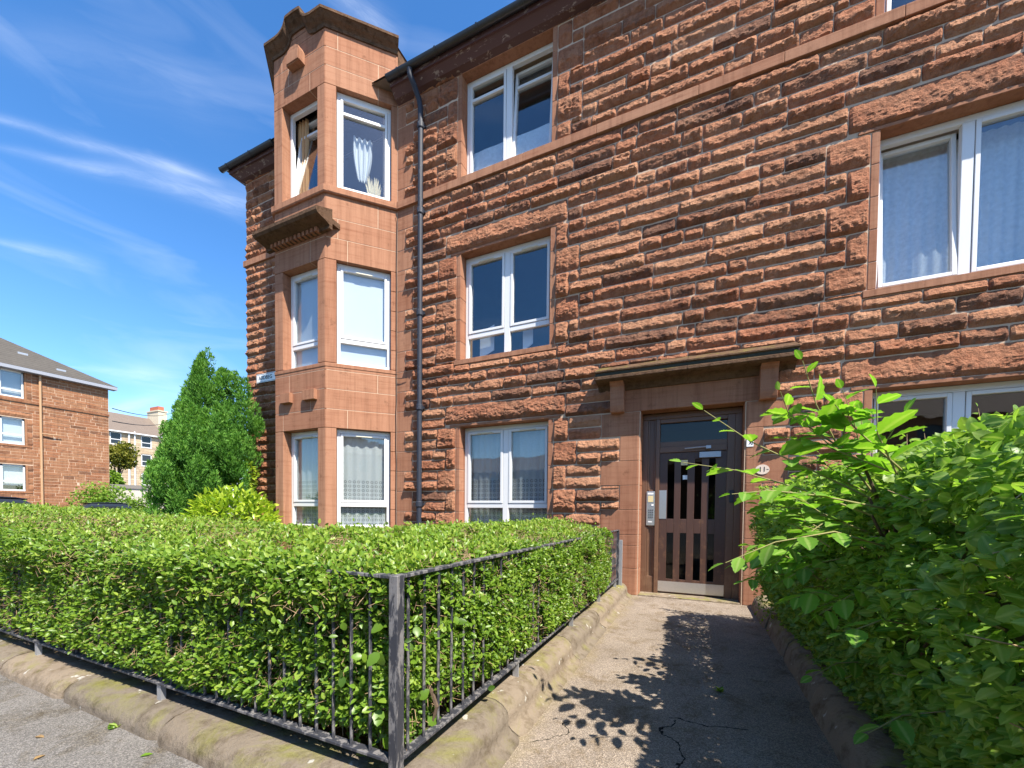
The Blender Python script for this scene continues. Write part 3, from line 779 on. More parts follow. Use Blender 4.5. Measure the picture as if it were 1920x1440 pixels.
def window(fr, u0, u1, v0, v1, lights, style, tilt=(), cur=None, depth=.165, back=0, cmat=None, name='window'):
    """fr = (O,T,N) ; frame set back by depth ; lights = number of lights side by side"""
    O, T, Nn = fr
    mb = MB(O, T, Nn); D0 = -depth; D1 = -depth-.07; F = .058
    # head piece and sill piece
    mb.lbox(u0, u1, D1, D0, v1-F-.015, v1, 0); mb.lbox(u0, u1, D1, D0+.012, v0, v0+F+.01, 0)
    mb.lbox(u0, u0+F, D1, D0, v0+F+.01, v1-F-.015, 0); mb.lbox(u1-F, u1, D1, D0, v0+F+.01, v1-F-.015, 0)
    W_ = u1-u0; H_ = v1-v0; tv = v0+.245*H_
    cells = []
    if lights == 2:
        mid = (u0+u1)/2; mb.lbox(mid-.052, mid+.052, D1, D0+.004, v0+F+.01, v1-F-.015, 0)
        cells = [(u0+F, mid-.052), (mid+.052, u1-F)]
    else: cells = [(u0+F, u1-F)]
    vb, vt = v0+F+.01, v1-F-.015
    if style == 'low':
        for (p, q) in cells: mb.lbox(p, q, D1, D0+.003, tv-.038, tv+.038, 0)
    win = mb.build(name, M['upvc'], house); bevel(win, .006, 2)
    def pane(par, p, q, a, b, d, tf=None):
        pm = MB(O, T, Nn); pm.lbox(p, q, d-.004, d, a, b, 0)
        if tf is not None: pm.v[-1] = tf(pm.v[-1])
        return pm.build('pane', M['glass'], par)
    def sash(p, q, a, b, bar=None, ang=0, vent=False):
        sm = MB(O, T, Nn); w = .047; ds0, ds1 = D0+.012, D1+.01
        g0 = .004
        sm.lbox(p+g0, p+w, ds1, ds0, a+g0, b-g0, 0); sm.lbox(q-w, q-g0, ds1, ds0, a+g0, b-g0, 0)
        sm.lbox(p+w, q-w, ds1, ds0, a+g0, a+w, 0); sm.lbox(p+w, q-w, ds1, ds0, b-w, b-g0, 0)
        if bar: sm.lbox(p+w, q-w, ds1, ds0-.002, bar-.024, bar+.024, 0)
        pm = MB(O, T, Nn); pm.lbox(p+w, q-w, D0-.034, D0-.03, a+w, b-w, 0)
        if ang:
            o_ = O+np.array([0, 0, a+.02])+Nn*(D1+.02)
            ca, sa = math.cos(ang), math.sin(ang)
            def tf(v):
                r_ = v-o_; dn = r_@Nn; dz = r_[:, 2].copy()
                dn2 = dn*ca-dz*sa; dz2 = dn*sa+dz*ca
                return v+np.outer(dn2-dn, Nn)+np.outer(dz2-dz, [0, 0, 1.0])
            sm.v = [tf(v) for v in sm.v]; pm.v = [tf(v) for v in pm.v]
        so = sm.build('sash', M['upvc'], win); bevel(so, .005, 2)
        pm.build('pane', M['glass'], win)
        if vent:
            vm = MB(O, T, Nn); c_ = (p+q)/2; vm.lbox(c_-.14, c_+.14, ds0, ds0+.012, b-.042, b-.022, 0)
            vm.build('trickle_vent', M['dirty_white'], win)
    for k_, (p, q) in enumerate(cells):
        an = tilt[k_] if k_ < len(tilt) else 0
        if style == 'low':
            sash(p, q, tv+.038, vt, None, an, True)
            pane(win, p, q, vb, tv-.038, D0-.035)
        elif style == 'high':
            sash(p, q, vb, vt, vt-.155*H_, an)
        else:
            sash(p, q, vb, vt, None, an)
    if cur == 'lace': curtain(win, fr, u0+.02, u1-.02, v0+.04, v1-.03, depth+.10+back, M['lace'], .013, 90, 6*lights, .05, 'net_curtain')
    if cur == 'blind': curtain(win, fr, u0+.02, u1-.02, v0+.05, v1-.02, depth+.085, M['blind'], .001, 12, 1, 0, 'roller_blind')
    if cur == 'net': curtain(win, fr, u0+.02, u1-.02, v0+.05, v1-.03, depth+.115+back, M['net'], .011, 90, 7*lights, 0, 'net_curtain')
    if cur == 'half': curtain(win, fr, u0+.02, u1-.02, v0+.05, v0+.34*H_, depth+.085, M['net'], .004, 30, 3, 0, 'obscure_film')
    if cur == 'drape':
        curtain(win, fr, u0+.02, u0+.30*W_, v0+.05, v1-.03, depth+.16, M['cloth'], .03, 40, 3, 0, 'curtain')
    return win
MF = (np.array([0, FY, 0.]), np.array([1., 0, 0]), np.array([0, -1., 0]))
a, b = -3.73, -2.13
window(MF, a, b, .84, 2.63, 2, 'low', cur='lace', back=.04)
window(MF, a, b, 3.77, 5.55, 2, 'low', cur=None)
window(MF, a, b, 6.80, 8.53, 2, 'high', tilt=(0, rad(5)), cur='half')
a, b = 1.82, 3.42
window(MF, a, b, .84, 2.63, 2, 'plain', cur=None)
window(MF, a, b, 3.77, 5.55, 2, 'plain', tilt=(rad(4), 0), cur='net', back=.17)
window(MF, a, b, 6.80, 8.53, 2, 'plain')
# a white card leaning behind the first-floor panes
for (p, q, tl_) in ((-3.52, -3.24, .06), (-2.70, -2.52, -.03)):
    cm = MB(*MF); cm.add([(p, -.30, 3.86), (q, -.30, 3.97), (q-.02, -.34, 4.37+tl_), (p-.02, -.34, 4.27+tl_), (p, -.31, 3.86), (q, -.31, 3.97), (q-.02, -.35, 4.37+tl_), (p-.02, -.35, 4.27+tl_)], MB.BF, local=True)
    tag(cm.build('paper_card', M['blind']), 'pale card propped behind the %s pane of the first floor window' % ('left' if p < -3 else 'right'), 'card', 'cards behind first floor panes')

# ---------------------------------------------------------------- the bay
BYF = 5.142; CXR, CXL = -5.96, -7.27
cl = math.hypot(BX1-CXR, FY-BYF)
bay = MB(); 
FR_F = (np.array([CXL, BYF, 0.]), np.array([1., 0, 0]), np.array([0, -1., 0]))
FR_R = (np.array([CXR, BYF, 0.]), np.array([s2, s2, 0]), np.array([s2, -s2, 0]))
FR_L = (np.array([BX0, FY, 0.]), np.array([s2, -s2, 0]), np.array([-s2, -s2, 0]))
WF = CXR-CXL
def set_fr(mb, fr): mb.O, mb.T, mb.Nn = fr
STO = ((.84, 2.63), (3.77, 5.56), (6.80, 8.53))
BTOP = 9.45
bj = [0, .30, .84, 2.63, 2.96, 3.31, 3.64, 3.77, 5.56, 5.93, 6.27, 6.665, 6.795, 8.53, 8.84, 9.15, BTOP]
win_l = {}
for fr, wd, (o0, o1), nm in ((FR_F, WF, (.225, 1.125), 'F'), (FR_R, cl, (.185, 1.10), 'R'), (FR_L, cl, (.115, 1.03), 'L')):
    set_fr(bay, fr)
    for za, zb in zip(bj[:-1], bj[1:]):
        isw = any(abs(za-s[0]) < .05 and abs(zb-s[1]) < .05 for s in STO)
        if (za, zb) == (6.665, 6.795): continue
        ext = lambda zz0, zz1, uu0, uu1, **kw: ashlar(bay, uu0, uu1, zz0, zz1, -.20, .0, **kw)
        if isw:
            if za > 6:
                ext(za, zb, 0, o0, tone=.75); ext(za, zb, o1, wd, tone=.7)
            else:
                t1 = rng.uniform(.5, .9)
                ext(za, zb, 0, o0, tone=t1)
                if nm == 'R':
                    hh = (zb-za)/5
                    for q in range(5): ext(za+q*hh, za+(q+1)*hh, o1, wd)
                else: ext(za, zb, o1, wd, tone=t1)
        else:
            if zb-za < .16: ext(za, zb, 0, wd, tone=.7)
            else:
                cut = wd*rng.choice([.17, .3, .72]) if rng.random() < .8 else None
                t1 = rng.uniform(.45, .9)
                if cut: ext(za, zb, 0, cut, tone=t1); ext(za, zb, cut, wd, tone=min(1, t1+rng.uniform(-.15, .15)))
                else: ext(za, zb, 0, wd, tone=t1)
    # mortar backing
    for za, zb in ((0, .835), (2.635, 3.765), (5.565, 6.79), (8.535, BTOP)): bay.lbox(.02, wd-.02, -.21, -.003, za, zb, 1, .5)
bo = bay.build('bay_masonry', [M['ashlar'], M['mortar']], house); bevel(bo, .004, 2)
# sill band of the top window, following the three faces
def bay_path(p):
    """three sided path around the bay at zero offset with mitred outward vectors"""
    k1 = math.tan(rad(22.5))
    return [((BX0, FY, 0), (-s2*2/1.0*.5*math.sqrt(2)*s2*2 if False else -1.0*0-s2, -s2, 0)), ((CXL, BYF, 0), (-k1, -1, 0)), ((CXR, BYF, 0), (k1, -1, 0)), ((BX1, FY, 0), (s2, -s2, 0))]
def bay_band(name, z, prof, mat, tone=.7):
    mb = MB(); pth = [((o[0], o[1], z), w) for o, w in bay_path(0)]
    mb.sweep(pth, prof, 0, tone); o = mb.build(name, mat, house); bevel(o, .004, 2); return o
bay_band('bay_sill_band', 6.665, [(-.18, 0), (.035, 0), (.05, .02), (.05, .118), (.0, .13), (-.18, .13)], M['ashlar'])
# small sills
for (z) in (.84, 3.77):
    bay_band('bay_sill', z-.075, [(-.18, .003), (.008, .003), (.008, .062), (-.02, .072), (-.18, .072)], M['ashlar'])
# parapet cornice with the raised scrolled centre
pc = MB()
prof = [(-.02, -.20), (.02, -.20), (.03, -.15), (.05, -.13), (.09, -.10), (.125, -.06), (.135, -.05), (.15, -.045), (.15, .0), (.13, .01), (-.20, .01), (-.20, -.20)]
zt = 9.645
cx = (CXL+CXR)/2+.02
pth = [((BX0, FY, zt), (-s2, -s2, 0))]
k1 = math.tan(rad(22.5))
pth.append(((CXL, BYF, zt), (-k1, -1, 0)))
shape = [(-.44, 0), (-.36, .012), (-.29, .04), (-.235, .09), (-.20, .16), (-.185, .215), (-.15, .225), (0, .235), (.15, .225), (.185, .215), (.20, .16), (.235, .09), (.29, .04), (.36, .012), (.44, 0)]
for (dx, dz) in shape: pth.append(((cx+dx, BYF, zt+dz), (0, -1, 0)))
pth.append(((CXR, BYF, zt), (k1, -1, 0))); pth.append(((BX1, FY, zt), (s2, -s2, 0)))
pc.sweep(pth, prof, 0, .5)
po = pc.build('parapet_cornice', M['weathered'], house)
pw = MB(*FR_F)
cxl = cx-CXL
pw.prism([(cxl-.44, 9.455)]+[(cxl+dx, 9.62+dz-.03) for dx, dz in shape]+[(cxl+.44, 9.455)], -.15, -.004, 0, .7)
pw.build('parapet_gable', M['ashlar'], house)
bt_ = MB(); bt_.add([(BX0, FY, 9.60), (CXL, BYF, 9.60), (CXR, BYF, 9.60), (BX1, FY, 9.60), (BX0, FY+1.2, 9.60), (BX1, FY+1.2, 9.60)], [[0, 1, 2, 3, 5, 4]], 0)
for fr, wd in ((FR_F, WF), (FR_R, cl), (FR_L, cl)):
    set_fr(bt_, fr); bt_.lbox(.01, wd-.01, -.19, -.01, BTOP, 9.60, 0)
bt_.box((BX0+.02, FY, 8.6), (BX1-.02, FY+.4, 9.6))
bt_.build('bay_roof', M['weathered'], house)
# cornice with dentils above the middle window
mc = MB()
cz = 6.18
prof = [(0, -.20), (.06, -.20), (.06, -.15), (.10, -.13), (.16, -.115), (.24, -.105), (.30, -.09), (.33, -.055), (.33, 0), (.30, .012), (0, .15)]
mc.sweep([((CXL-.14, BYF, cz), (0, -1, 0)), ((CXR+.18, BYF, cz), (0, -1, 0))], prof, 0, .4)
mco = mc.build('window_cornice', M['weathered'], house)
# returned ends
mr = MB()
for xe, sx in ((CXR+.02, .16),):
    mr.box((xe, BYF-.02, cz-.09), (xe+.155, BYF+.17, cz+.0), 0, .4)
mr.build('cornice_return', M['weathered'], house)
x = CXL+.05
while x < CXR-.03:
    dm = MB(); dm.box((x, BYF-.115, cz-.205), (x+.055, BYF-.004, cz-.135), 0, .5); dm.build('dentil', M['ashlar'], mco); x += .103
# corbel blocks
for (xa, xb, za, zb, pr) in ((-7.04, -6.78, 2.97, 3.31, .075), (-6.45, -6.15, 2.97, 3.31, .075)):
    q = MB(*FR_F); q.prism([(xa-CXL, zb), (xb-CXL, zb), (xb-CXL, za+.17), (xb-CXL, za+.16), (xa-CXL, za+.16)], .001, pr, 0, .6)
    bevel(q.build('corbel', M['ashlar'], house), .006, 2)
q = MB(*FR_F); q.prism([(.50, 9.02), (.50, 9.20), (.53, 9.27), (.60, 9.31), (.73, 9.31), (.80, 9.27), (.83, 9.20), (.83, 9.02)], .001, .12, 0, .75)
q.prism([(.515, 9.03), (.815, 9.03), (.815, 9.2), (.515, 9.2)], .12, .135, 0, .7)
bevel(q.build('corbel', M['ashlar'], house), .008, 2)

F0, F1 = .225, 1.125; R0, R1 = .185, 1.10
window(FR_F, F0, F1, .84, 2.63, 1, 'low', cur='lace'); window(FR_R, R0, R1, .84, 2.63, 1, 'low', cur='lace', depth=.10)
window(FR_F, F0, F1, 3.77, 5.56, 1, 'low', cur='blind'); window(FR_R, R0, R1, 3.77, 5.56, 1, 'low', cur='blind', depth=.10)
window(FR_F, F0, F1, 6.80, 8.53, 1, 'high', tilt=(rad(7),), cur='drape'); window(FR_R, R0, R1, 6.80, 8.53, 1, 'high', cur=None, depth=.10)
for z0_, z1_ in STO: window(FR_L, .115, 1.03, z0_, z1_, 1, 'low', depth=.10, cur='lace')
# things on the sill of the top bay window: pampas plumes, pale draped cloth, small shelf
pg = MB()
rp = np.random.default_rng(3)
o0 = FR_R[0]+FR_R[1]*.80-FR_R[2]*.34
for kk in range(26):
    an = rp.uniform(-.5, .5); l_ = rp.uniform(.35, .62); b0 = o0+np.array([0, 0, 6.85])
    tip = b0+FR_R[1]*(an*.35)+np.array([0, 0, l_])+FR_R[2]*rp.uniform(-.06, .06)
    pg.tube([b0, (b0+tip)/2+FR_R[1]*an*.03, tip], [.004, .022, .003], 5)
tag(pg.build('pampas_plume', plain('dry_pampas', (.62, .52, .34), .95, var=.3, scale=30)), 'dry cream pampas grass standing in the top bay window', 'dried plant')
dc = MB(*FR_R)
U = np.linspace(.45, .78, 26); V = np.linspace(7.25, 8.02, 16); uu, vv = np.meshgrid(U, V, indexing='ij')
t = (vv-7.25)/.77; uc = .6+(uu-.6)*(.45+.55*np.sin(np.clip(t*1.4, 0, 1)*math.pi/2))
i = np.arange(25*15); a_ = (i//15)*16+i % 15
dc.add(np.stack([uc.ravel(), (-.30+.03*np.sin(uu*70)).ravel(), vv.ravel()], 1), np.stack([a_, a_+16, a_+17, a_+1], 1), local=True)
tag(dc.build('draped_cloth', M['blind']), 'pale cloth hanging gathered behind the right pane of the top bay', 'cloth')

# ---------------------------------------------------------------- door and canopy
dr = MB(*MF)
DY0 = -.22                                    # frame face set back
dr.lbox(-.74, .534, DY0-.09, DY0, 2.53, 2.612, 0); dr.lbox(-.74, -.665, DY0-.09, DY0, .0, 2.53, 0); dr.lbox(.455, .534, DY0-.09, DY0, 0, 2.53, 0)
dr.lbox(-.555, -.50, DY0-.09, DY0+.012, 0, 2.53, 0); dr.lbox(.36, .455, DY0-.09, DY0-.004, 0, 2.53, 0)
dr.lbox(-.50, .36, DY0-.09, DY0+.008, 2.045, 2.13, 0); dr.lbox(-.50, .36, DY0-.09, DY0-.01, 2.13, 2.20, 0); dr.lbox(-.50, .36, DY0-.09, DY0-.01, 2.47, 2.53, 0)
dr.lbox(-.665, -.555, DY0-.09, DY0-.03, 0, 2.53, 0)                 # side panel backing
dr.lbox(-.665, -.555, DY0-.03, DY0-.004, 0, .26, 0); dr.lbox(-.665, -.64, DY0-.03, DY0-.008, .26, 2.53, 0); dr.lbox(-.58, -.555, DY0-.03, DY0-.008, .26, 2.53, 0)
dr.lbox(-.665, -.555, DY0-.03, DY0-.008, .97, 1.52, 0)
dfr = dr.build('door_frame', M['frame_wood'], house); bevel(dfr, .006, 2)
tg = MB(*MF); tg.lbox(-.50, .36, DY0-.06, DY0-.055, 2.20, 2.47, 0); tg.build('transom_pane', M['door_glass'], dfr)
ip = MB(*MF); ip.lbox(-.672, -.556, DY0-.006, DY0+.012, 1.0, 1.495, 0)
ipo = ip.build('intercom_panel', M['steel'], dfr); bevel(ipo, .004, 2)
def sub(parent, name, mat, boxes):
    q = MB(*MF)
    for b_ in boxes: q.lbox(*b_)
    return q.build(name, mat, parent)
ib = []
for rr in range(4):
    for cc in range(3): ib.append((-.64+cc*.024, -.628+cc*.024, DY0+.012, DY0+.018, 1.215-rr*.034, 1.229-rr*.034))
ip2 = MB(*MF)
for b_ in ib: ip2.lbox(*b_)
ip2.lbox(-.65, -.578, DY0+.012, DY0+.016, 1.34, 1.43, 1); ip2.lbox(-.602, -.572, DY0+.012, DY0+.016, 1.285, 1.31, 2); ip2.lbox(-.655, -.575, DY0+.012, DY0+.015, 1.45, 1.475, 2); ip2.lbox(-.645, -.59, DY0+.012, DY0+.015, 1.045, 1.06, 2)
# panel children must be third level at most, so keys are merged as the panel's own face
for a_ in (ip2,):
    o_ = a_.build('intercom_keys', [M['black_paint'], M['sticker'], M['white_plate']], dfr)
# door leaf with two rows of four slots
lf = MB(*MF); LU = [-.50, -.392, -.300, -.215, -.130, -.036, .053, .143, .225, .36]; LD0, LD1 = DY0-.06, DY0-.014
LZ = [.035, .235, .90, 1.10, 1.945, 2.045]
for i_ in range(0, 10, 2): lf.lbox(LU[i_], LU[i_+1], LD0, LD1, LZ[0], LZ[5], 0, .5)
for i_ in (1, 3, 5, 7):
    for za, zb in ((LZ[0], LZ[1]), (LZ[2], LZ[3]), (LZ[4], LZ[5])): lf.lbox(LU[i_], LU[i_+1], LD0, LD1, za, zb, 0, .5)
leaf = lf.build('door', M['door'], house); bevel(leaf, .004, 2)
for i_ in (1, 3, 5, 7):
    for za, zb in ((LZ[1], LZ[2]), (LZ[3], LZ[4])):
        p_ = MB(*MF); p_.lbox(LU[i_], LU[i_+1], LD1-.03, LD1-.024, za, zb); p_.build('glass_slot', M['door_glass'], leaf)
sub(leaf, 'kick_plate', M['steel'], [(-.497, .355, LD1, LD1+.003, .05, .20)])
sub(leaf, 'lock_plate', M['steel'], [(-.497, -.40, LD1, LD1+.004, 1.10, 1.51)])
sub(leaf, 'door_closer', M['galv'], [(.02, .285, LD1, LD1+.05, 1.955, 2.03)])
ca = MB(*MF); ca.tube([(-.17, FY-(LD1+.06), 2.085), (.13, FY-(LD1+.075), 2.10)], .008, 6); ca.lbox(.10, .16, LD1+.04, LD1+.09, 2.07, 2.11); ca.build('closer_arm', M['galv'], leaf)
sub(leaf, 'sticker', M['sticker'], [(-.217, -.128, LD1+.001, LD1+.003, 1.86, 1.935)])
sub(leaf, 'sticker', M['white_plate'], [(-.19, -.13, LD1-.022, LD1-.021, 1.66, 1.72)])
# lock case on the right stile of the frame
sub(dfr, 'bolt_case', M['black_paint'], [(.395, .45, DY0-.004, DY0+.012, 1.33, 1.50)])
th = MB(*MF); th.lbox(-.74, .534, -.40, .02, -.03, .022, 0, .7); bevel(th.build('doorstep', M['kerb'], house), .008, 2)
cn = MB(*MF)
cprof = [(0, -.13), (.03, -.13), (.05, -.10), (.08, -.06), (.11, -.045), (.20, -.04), (.245, -.035), (.265, -.025), (.285, -.02), (.285, .022), (.262, .03), (.262, .075), (.285, .082), (.285, .105), (.26, .115), (.0, .24)]
cn.sweep([((-1.34, FY, 3.06), (0, -1, 0)), ((-.142, FY, 3.06), (0, -1, 0))], cprof, 0, .5)
cn.sweep([((-.138, FY, 3.06), (0, -1, 0)), ((1.06, FY, 3.06), (0, -1, 0))], cprof, 0, .6)
cno = cn.build('door_canopy', M['weathered'], house); bevel(cno, .004, 1)
dkm = MB(*MF); dkm.lbox(-1.338, 1.058, .25, .2655, 3.094, 3.132, 0, .1); dkm.build('canopy_groove', plain('black_algae_crust', (.03, .032, .02), .9, var=.7, scale=35), cno)
for (xa, xb) in ((-1.155, -.965), (.685, .875)):
    bk = MB(*MF)
    pl = [(0, 2.61), (.10, 2.61), (.115, 2.64), (.13, 2.70), (.14, 2.90), (.15, 2.96), (.19, 3.005), (.22, 3.02), (0, 3.02)]
    n = len(pl); vs = [(xa, d_, z_) for d_, z_ in pl]+[(xb, d_, z_) for d_, z_ in pl]
    bk.add(vs, [list(range(n)), list(range(2*n-1, n-1, -1))]+[[i_, (i_+1) % n, (i_+1) % n+n, i_+n][::-1] for i_ in range(n)], 0, .45, local=True)
    bevel(bk.build('canopy_bracket', M['ashlar'], house), .006, 2)

# ---- plates fixed to the wall (things of their own)
hn = thing('house_number', 'oval stone house number plate on the right door jamb', 'sign', (.745, 5.985, 1.70))
q = MB(*MF); an = np.linspace(0, 2*math.pi, 28, endpoint=False); q.prism([(.745+.078*math.cos(t), 1.745+.062*math.sin(t)) for t in an], .0085, .016, 0, .5)
q.build('plate', plain('pale_number_stone', (.62, .50, .40), .8, var=.15, scale=30), hn)
text_mesh('number', '11', .085, M['black_letter'], hn, (.745, FY-.017, 1.745), (1, 0, 0), (0, 0, 1))
q = MB(*MF); q.lbox(.678, .70, .016, .0175, 1.741, 1.748); q.lbox(.79, .812, .016, .0175, 1.741, 1.748); q.build('dash', M['black_letter'], hn)
ws = thing('wall_plate', 'small square white plate with dark cross strokes above the number', 'sign', (.605, 5.985, 2.04))
q = MB(*MF); q.lbox(.565, .642, .0085, .013, 2.042, 2.148); q.build('plate', M['white_plate'], ws)
q = MB(*MF)
for s_ in (1, -1): q.add([(.585, .0145, 2.095-s_*.032), (.594, .0145, 2.095-s_*.032), (.627, .0145, 2.095+s_*.032), (.618, .0145, 2.095+s_*.032)], [[0, 1, 2, 3] if s_ > 0 else [3, 2, 1, 0]], local=True)
q.lbox(.627, .632, .013, .0148, 2.065, 2.125); q.build('symbol', M['black_letter'], ws)
ss = thing('street_sign', 'white street name sign reading ARDBEG on the wall left of the bay', 'sign', (-8.7, 5.93, 4.0))
q = MB(*MF); q.lbox(-9.0, -8.36, .062, .07, 3.985, 4.178); bevel(q.build('plate', M['white_plate'], ss), .003, 1)
q = MB(*MF)
q.lbox(-8.985, -8.38, .07, .0715, 3.998, 4.004); q.lbox(-8.985, -8.38, .07, .0715, 4.16, 4.166); q.build('border', M['black_letter'], ss)
text_mesh('lettering', 'ARDBEG', .118, M['black_letter'], ss, (-8.70, FY-.072, 4.082), (1, 0, 0), (0, 0, 1))

# ================================================================ IRON RAILING
FX = -.989; SY = 1.165
rail = thing('iron_railing', 'low black iron railing with flaking paint around the clipped hedge', 'railing', (FX, SY, .17))
def rpart(nm, bx, mat='iron', bev=.002):
    q = MB()
    for b_ in bx: q.box(*b_)
    o = q.build(nm, M[mat], rail)
    if bev: bevel(o, bev, 1)
    return o
rpart('corner_post', [((FX-.02, SY-.02, .10), (FX+.02, SY+.02, .945))])
rpart('top_rail', [((FX-.019, SY+.021, .932), (FX+.019, 5.74, .945))]); rpart('top_rail', [((-11.8, SY-.019, .932), (FX-.021, SY+.019, .945))])
rpart('bottom_rail', [((FX-.02, SY+.021, .255), (FX+.02, 5.74, .268))]); rpart('bottom_rail', [((-11.8, SY-.02, .255), (FX-.021, SY+.02, .268))])
rpart('end_post', [((FX-.018, 5.72, .17), (FX+.018, 5.75, .945))]); rpart('end_post', [((FX-.02, 4.72, .255), (FX+.02, 4.76, .931))])
rpart('wall_plate', [((FX-.005, 5.76, .16), (FX+.055, 5.80, .80))], 'galv')
for y_ in (2.25, 3.45, 4.55, 5.55): rpart('foot_stub', [((FX-.018, y_-.006, .165), (FX+.018, y_+.006, .2545))], 'galv', 0)
for x_ in (-2.555, -4.08, -5.6, -7.1): rpart('foot_stub', [((x_-.018, SY-.012, .165), (x_+.018, SY+.012, .2545))], 'galv', 0)
def bar_at(x_, y_):
    if not hasattr(bar_at, 'me'):
        q = MB(); q.tube([(0, 0, .269), (0, 0, .5), (0, 0, .7), (0, 0, .931)], .0065, 8)
        o = q.build('bar', M['iron'], rail); bar_at.me = o
        o.matrix_parent_inverse = Matrix.Translation(-Vector(rail.location))
    else:
        o = bar_at.me.copy(); C.objects.link(o); o.parent = rail; o.matrix_parent_inverse = Matrix.Translation(-Vector(rail.location))
    o.location = (x_, y_, 0)
y_ = SY+.065
while y_ < 5.7: bar_at(FX, y_); y_ += .1
x_ = FX-.125
while x_ > -6.0: bar_at(x_, SY); x_ -= .096

# ================================================================ LEAVES
LEAF8 = (np.array([(0, 0, 0), (0, .36, 0), (0, .72, 0), (0, 1.0, 0), (-.5, .36, 0), (-.40, .70, 0), (.5, .36, 0), (.40, .70, 0)], float),
         [[0, 1, 4], [2, 3, 5], [0, 6, 1], [2, 7, 3]], [[4, 1, 2, 5], [1, 6, 7, 2]])
def leaf_tmpl(w, curl=.12, fold=.18):
    v = LEAF8[0].copy(); v[:, 0] *= w
    v[:, 2] = np.abs(v[:, 0])*fold*2 - curl*v[:, 1]**2
    return v
def ser_tmpl(w, n=9, curl=.16, fold=.22):
    """broad toothed leaf with a midrib"""
    ts = np.linspace(0, 1, n)
    mid = np.stack([0*ts, ts, -curl*ts**2], 1); L_ = []; R_ = []
    for i_, t_ in enumerate(ts):
        hw = w*.5*(math.sin(math.pi*t_**.85))**.75*(1.0 if i_ % 2 else .87) if 0 < t_ < 1 else 0
        L_.append((-hw, t_-.03*(i_ % 2 == 0), -curl*t_**2+fold*hw+.012*(i_ % 2))); R_.append((hw, t_-.03*(i_ % 2 == 0), -curl*t_**2+fold*hw+.012*(i_ % 2)))
    v = np.concatenate([mid, L_, R_]); q = []
    for i_ in range(n-1): q.append([n+i_, i_, i_+1, n+i_+1]); q.append([i_, 2*n+i_, 2*n+i_+1, i_+1])
    return v, np.array(q)
def oval_tmpl(w, n=7, curl=.20, fold=.16, wave=.02):
    """smooth oval leaf for plants close to the camera"""
    ts = np.linspace(0, 1, n)
    mid = np.stack([0*ts, ts, -curl*ts**2], 1); L_ = []; R_ = []
    for i_, t_ in enumerate(ts):
        hw = w*.5*math.sin(math.pi*min(1, t_)**.82)**.7 if 0 < t_ < 1 else 0
        L_.append((-hw, t_, -curl*t_**2+fold*hw+wave*math.sin(9*t_))); R_.append((hw, t_, -curl*t_**2+fold*hw-wave*math.sin(9*t_)))
    v = np.concatenate([mid, L_, R_]); q = []
    for i_ in range(n-1): q.append([n+i_, i_, i_+1, n+i_+1]); q.append([i_, 2*n+i_, 2*n+i_+1, i_+1])
    return v, np.array(q)
def orient(y, nrm):
    """frames with local y along y (shoot direction) and z near nrm"""
    y = y/np.linalg.norm(y, axis=1, keepdims=True)
    x = np.cross(y, nrm); x /= (np.linalg.norm(x, axis=1, keepdims=True)+1e-9)
    z = np.cross(x, y); return x, y, z
def scatter(mb, pos, ydir, nrm, size, tone, w=.5, mat=0, tmpl=None, quad=None):
    n = len(pos)
    if n == 0: return
    x, y, z = orient(ydir, nrm)
    size = np.broadcast_to(size, (n,))
    if tmpl is None:
        t = leaf_tmpl(w); k_ = len(t)
        v = pos[:, None, :]+size[:, None, None]*(t[None, :, 0:1]*x[:, None, :]+t[None, :, 1:2]*y[:, None, :]+t[None, :, 2:3]*z[:, None, :])
        b = (np.arange(n)*k_)[:, None, None]
        tri = (np.array(LEAF8[1])[None]+b).reshape(-1, 3); qd = (np.array(LEAF8[2])[None]+b).reshape(-1, 4)
        off = mb.nv
        mb.add(v.reshape(-1, 3), tri, mat, np.repeat(tone, k_), np.tile(np.array([0, 0, 0, 0, 1., 1., 1., 1.]), n))
        mb.f.append((4, (qd+off).ravel())); mb.mi.append(np.full(len(qd), mat))
    else:
        k_ = len(tmpl)
        v = pos[:, None, :]+size[:, None, None]*(tmpl[None, :, 0:1]*x[:, None, :]+tmpl[None, :, 1:2]*y[:, None, :]+tmpl[None, :, 2:3]*z[:, None, :])
        qd = (quad[None]+(np.arange(n)*k_)[:, None, None]).reshape(-1, quad.shape[1])
        mb.add(v.reshape(-1, 3), qd, mat, np.repeat(tone, k_), np.tile((np.abs(tmpl[:, 0]) > .02).astype(float), n))
DIA = np.array([(0, 0, 0), (.5, .45, .06), (0, 1, -.05), (-.5, .45, .06)], float); DQ = np.array([[0, 1, 2, 3]])
def rnd(n, s=1.0): return rng.normal(0, s, (n, 3))
def unit(a): return a/(np.linalg.norm(a, axis=-1, keepdims=True)+1e-9)

def twigs(mb, pos, dirs, length, r=.0016, mat=1):
    n = len(pos); x, y, z = orient(dirs, unit(rnd(n)))
    L_ = np.broadcast_to(length, (n,))[:, None]
    c3 = [(1, 0), (-.5, .87), (-.5, -.87)]
    v = np.stack([pos+r*(a*x+b*z) for a, b in c3]+[pos+y*L_+r*.5*(a*x+b*z) for a, b in c3], 1)
    q = np.array([[0, 1, 4, 3], [1, 2, 5, 4], [2, 0, 3, 5]]); qd = (q[None]+(np.arange(n)*6)[:, None, None]).reshape(-1, 4)
    mb.add(v.reshape(-1, 3), qd, mat, rng.random(n).repeat(6))

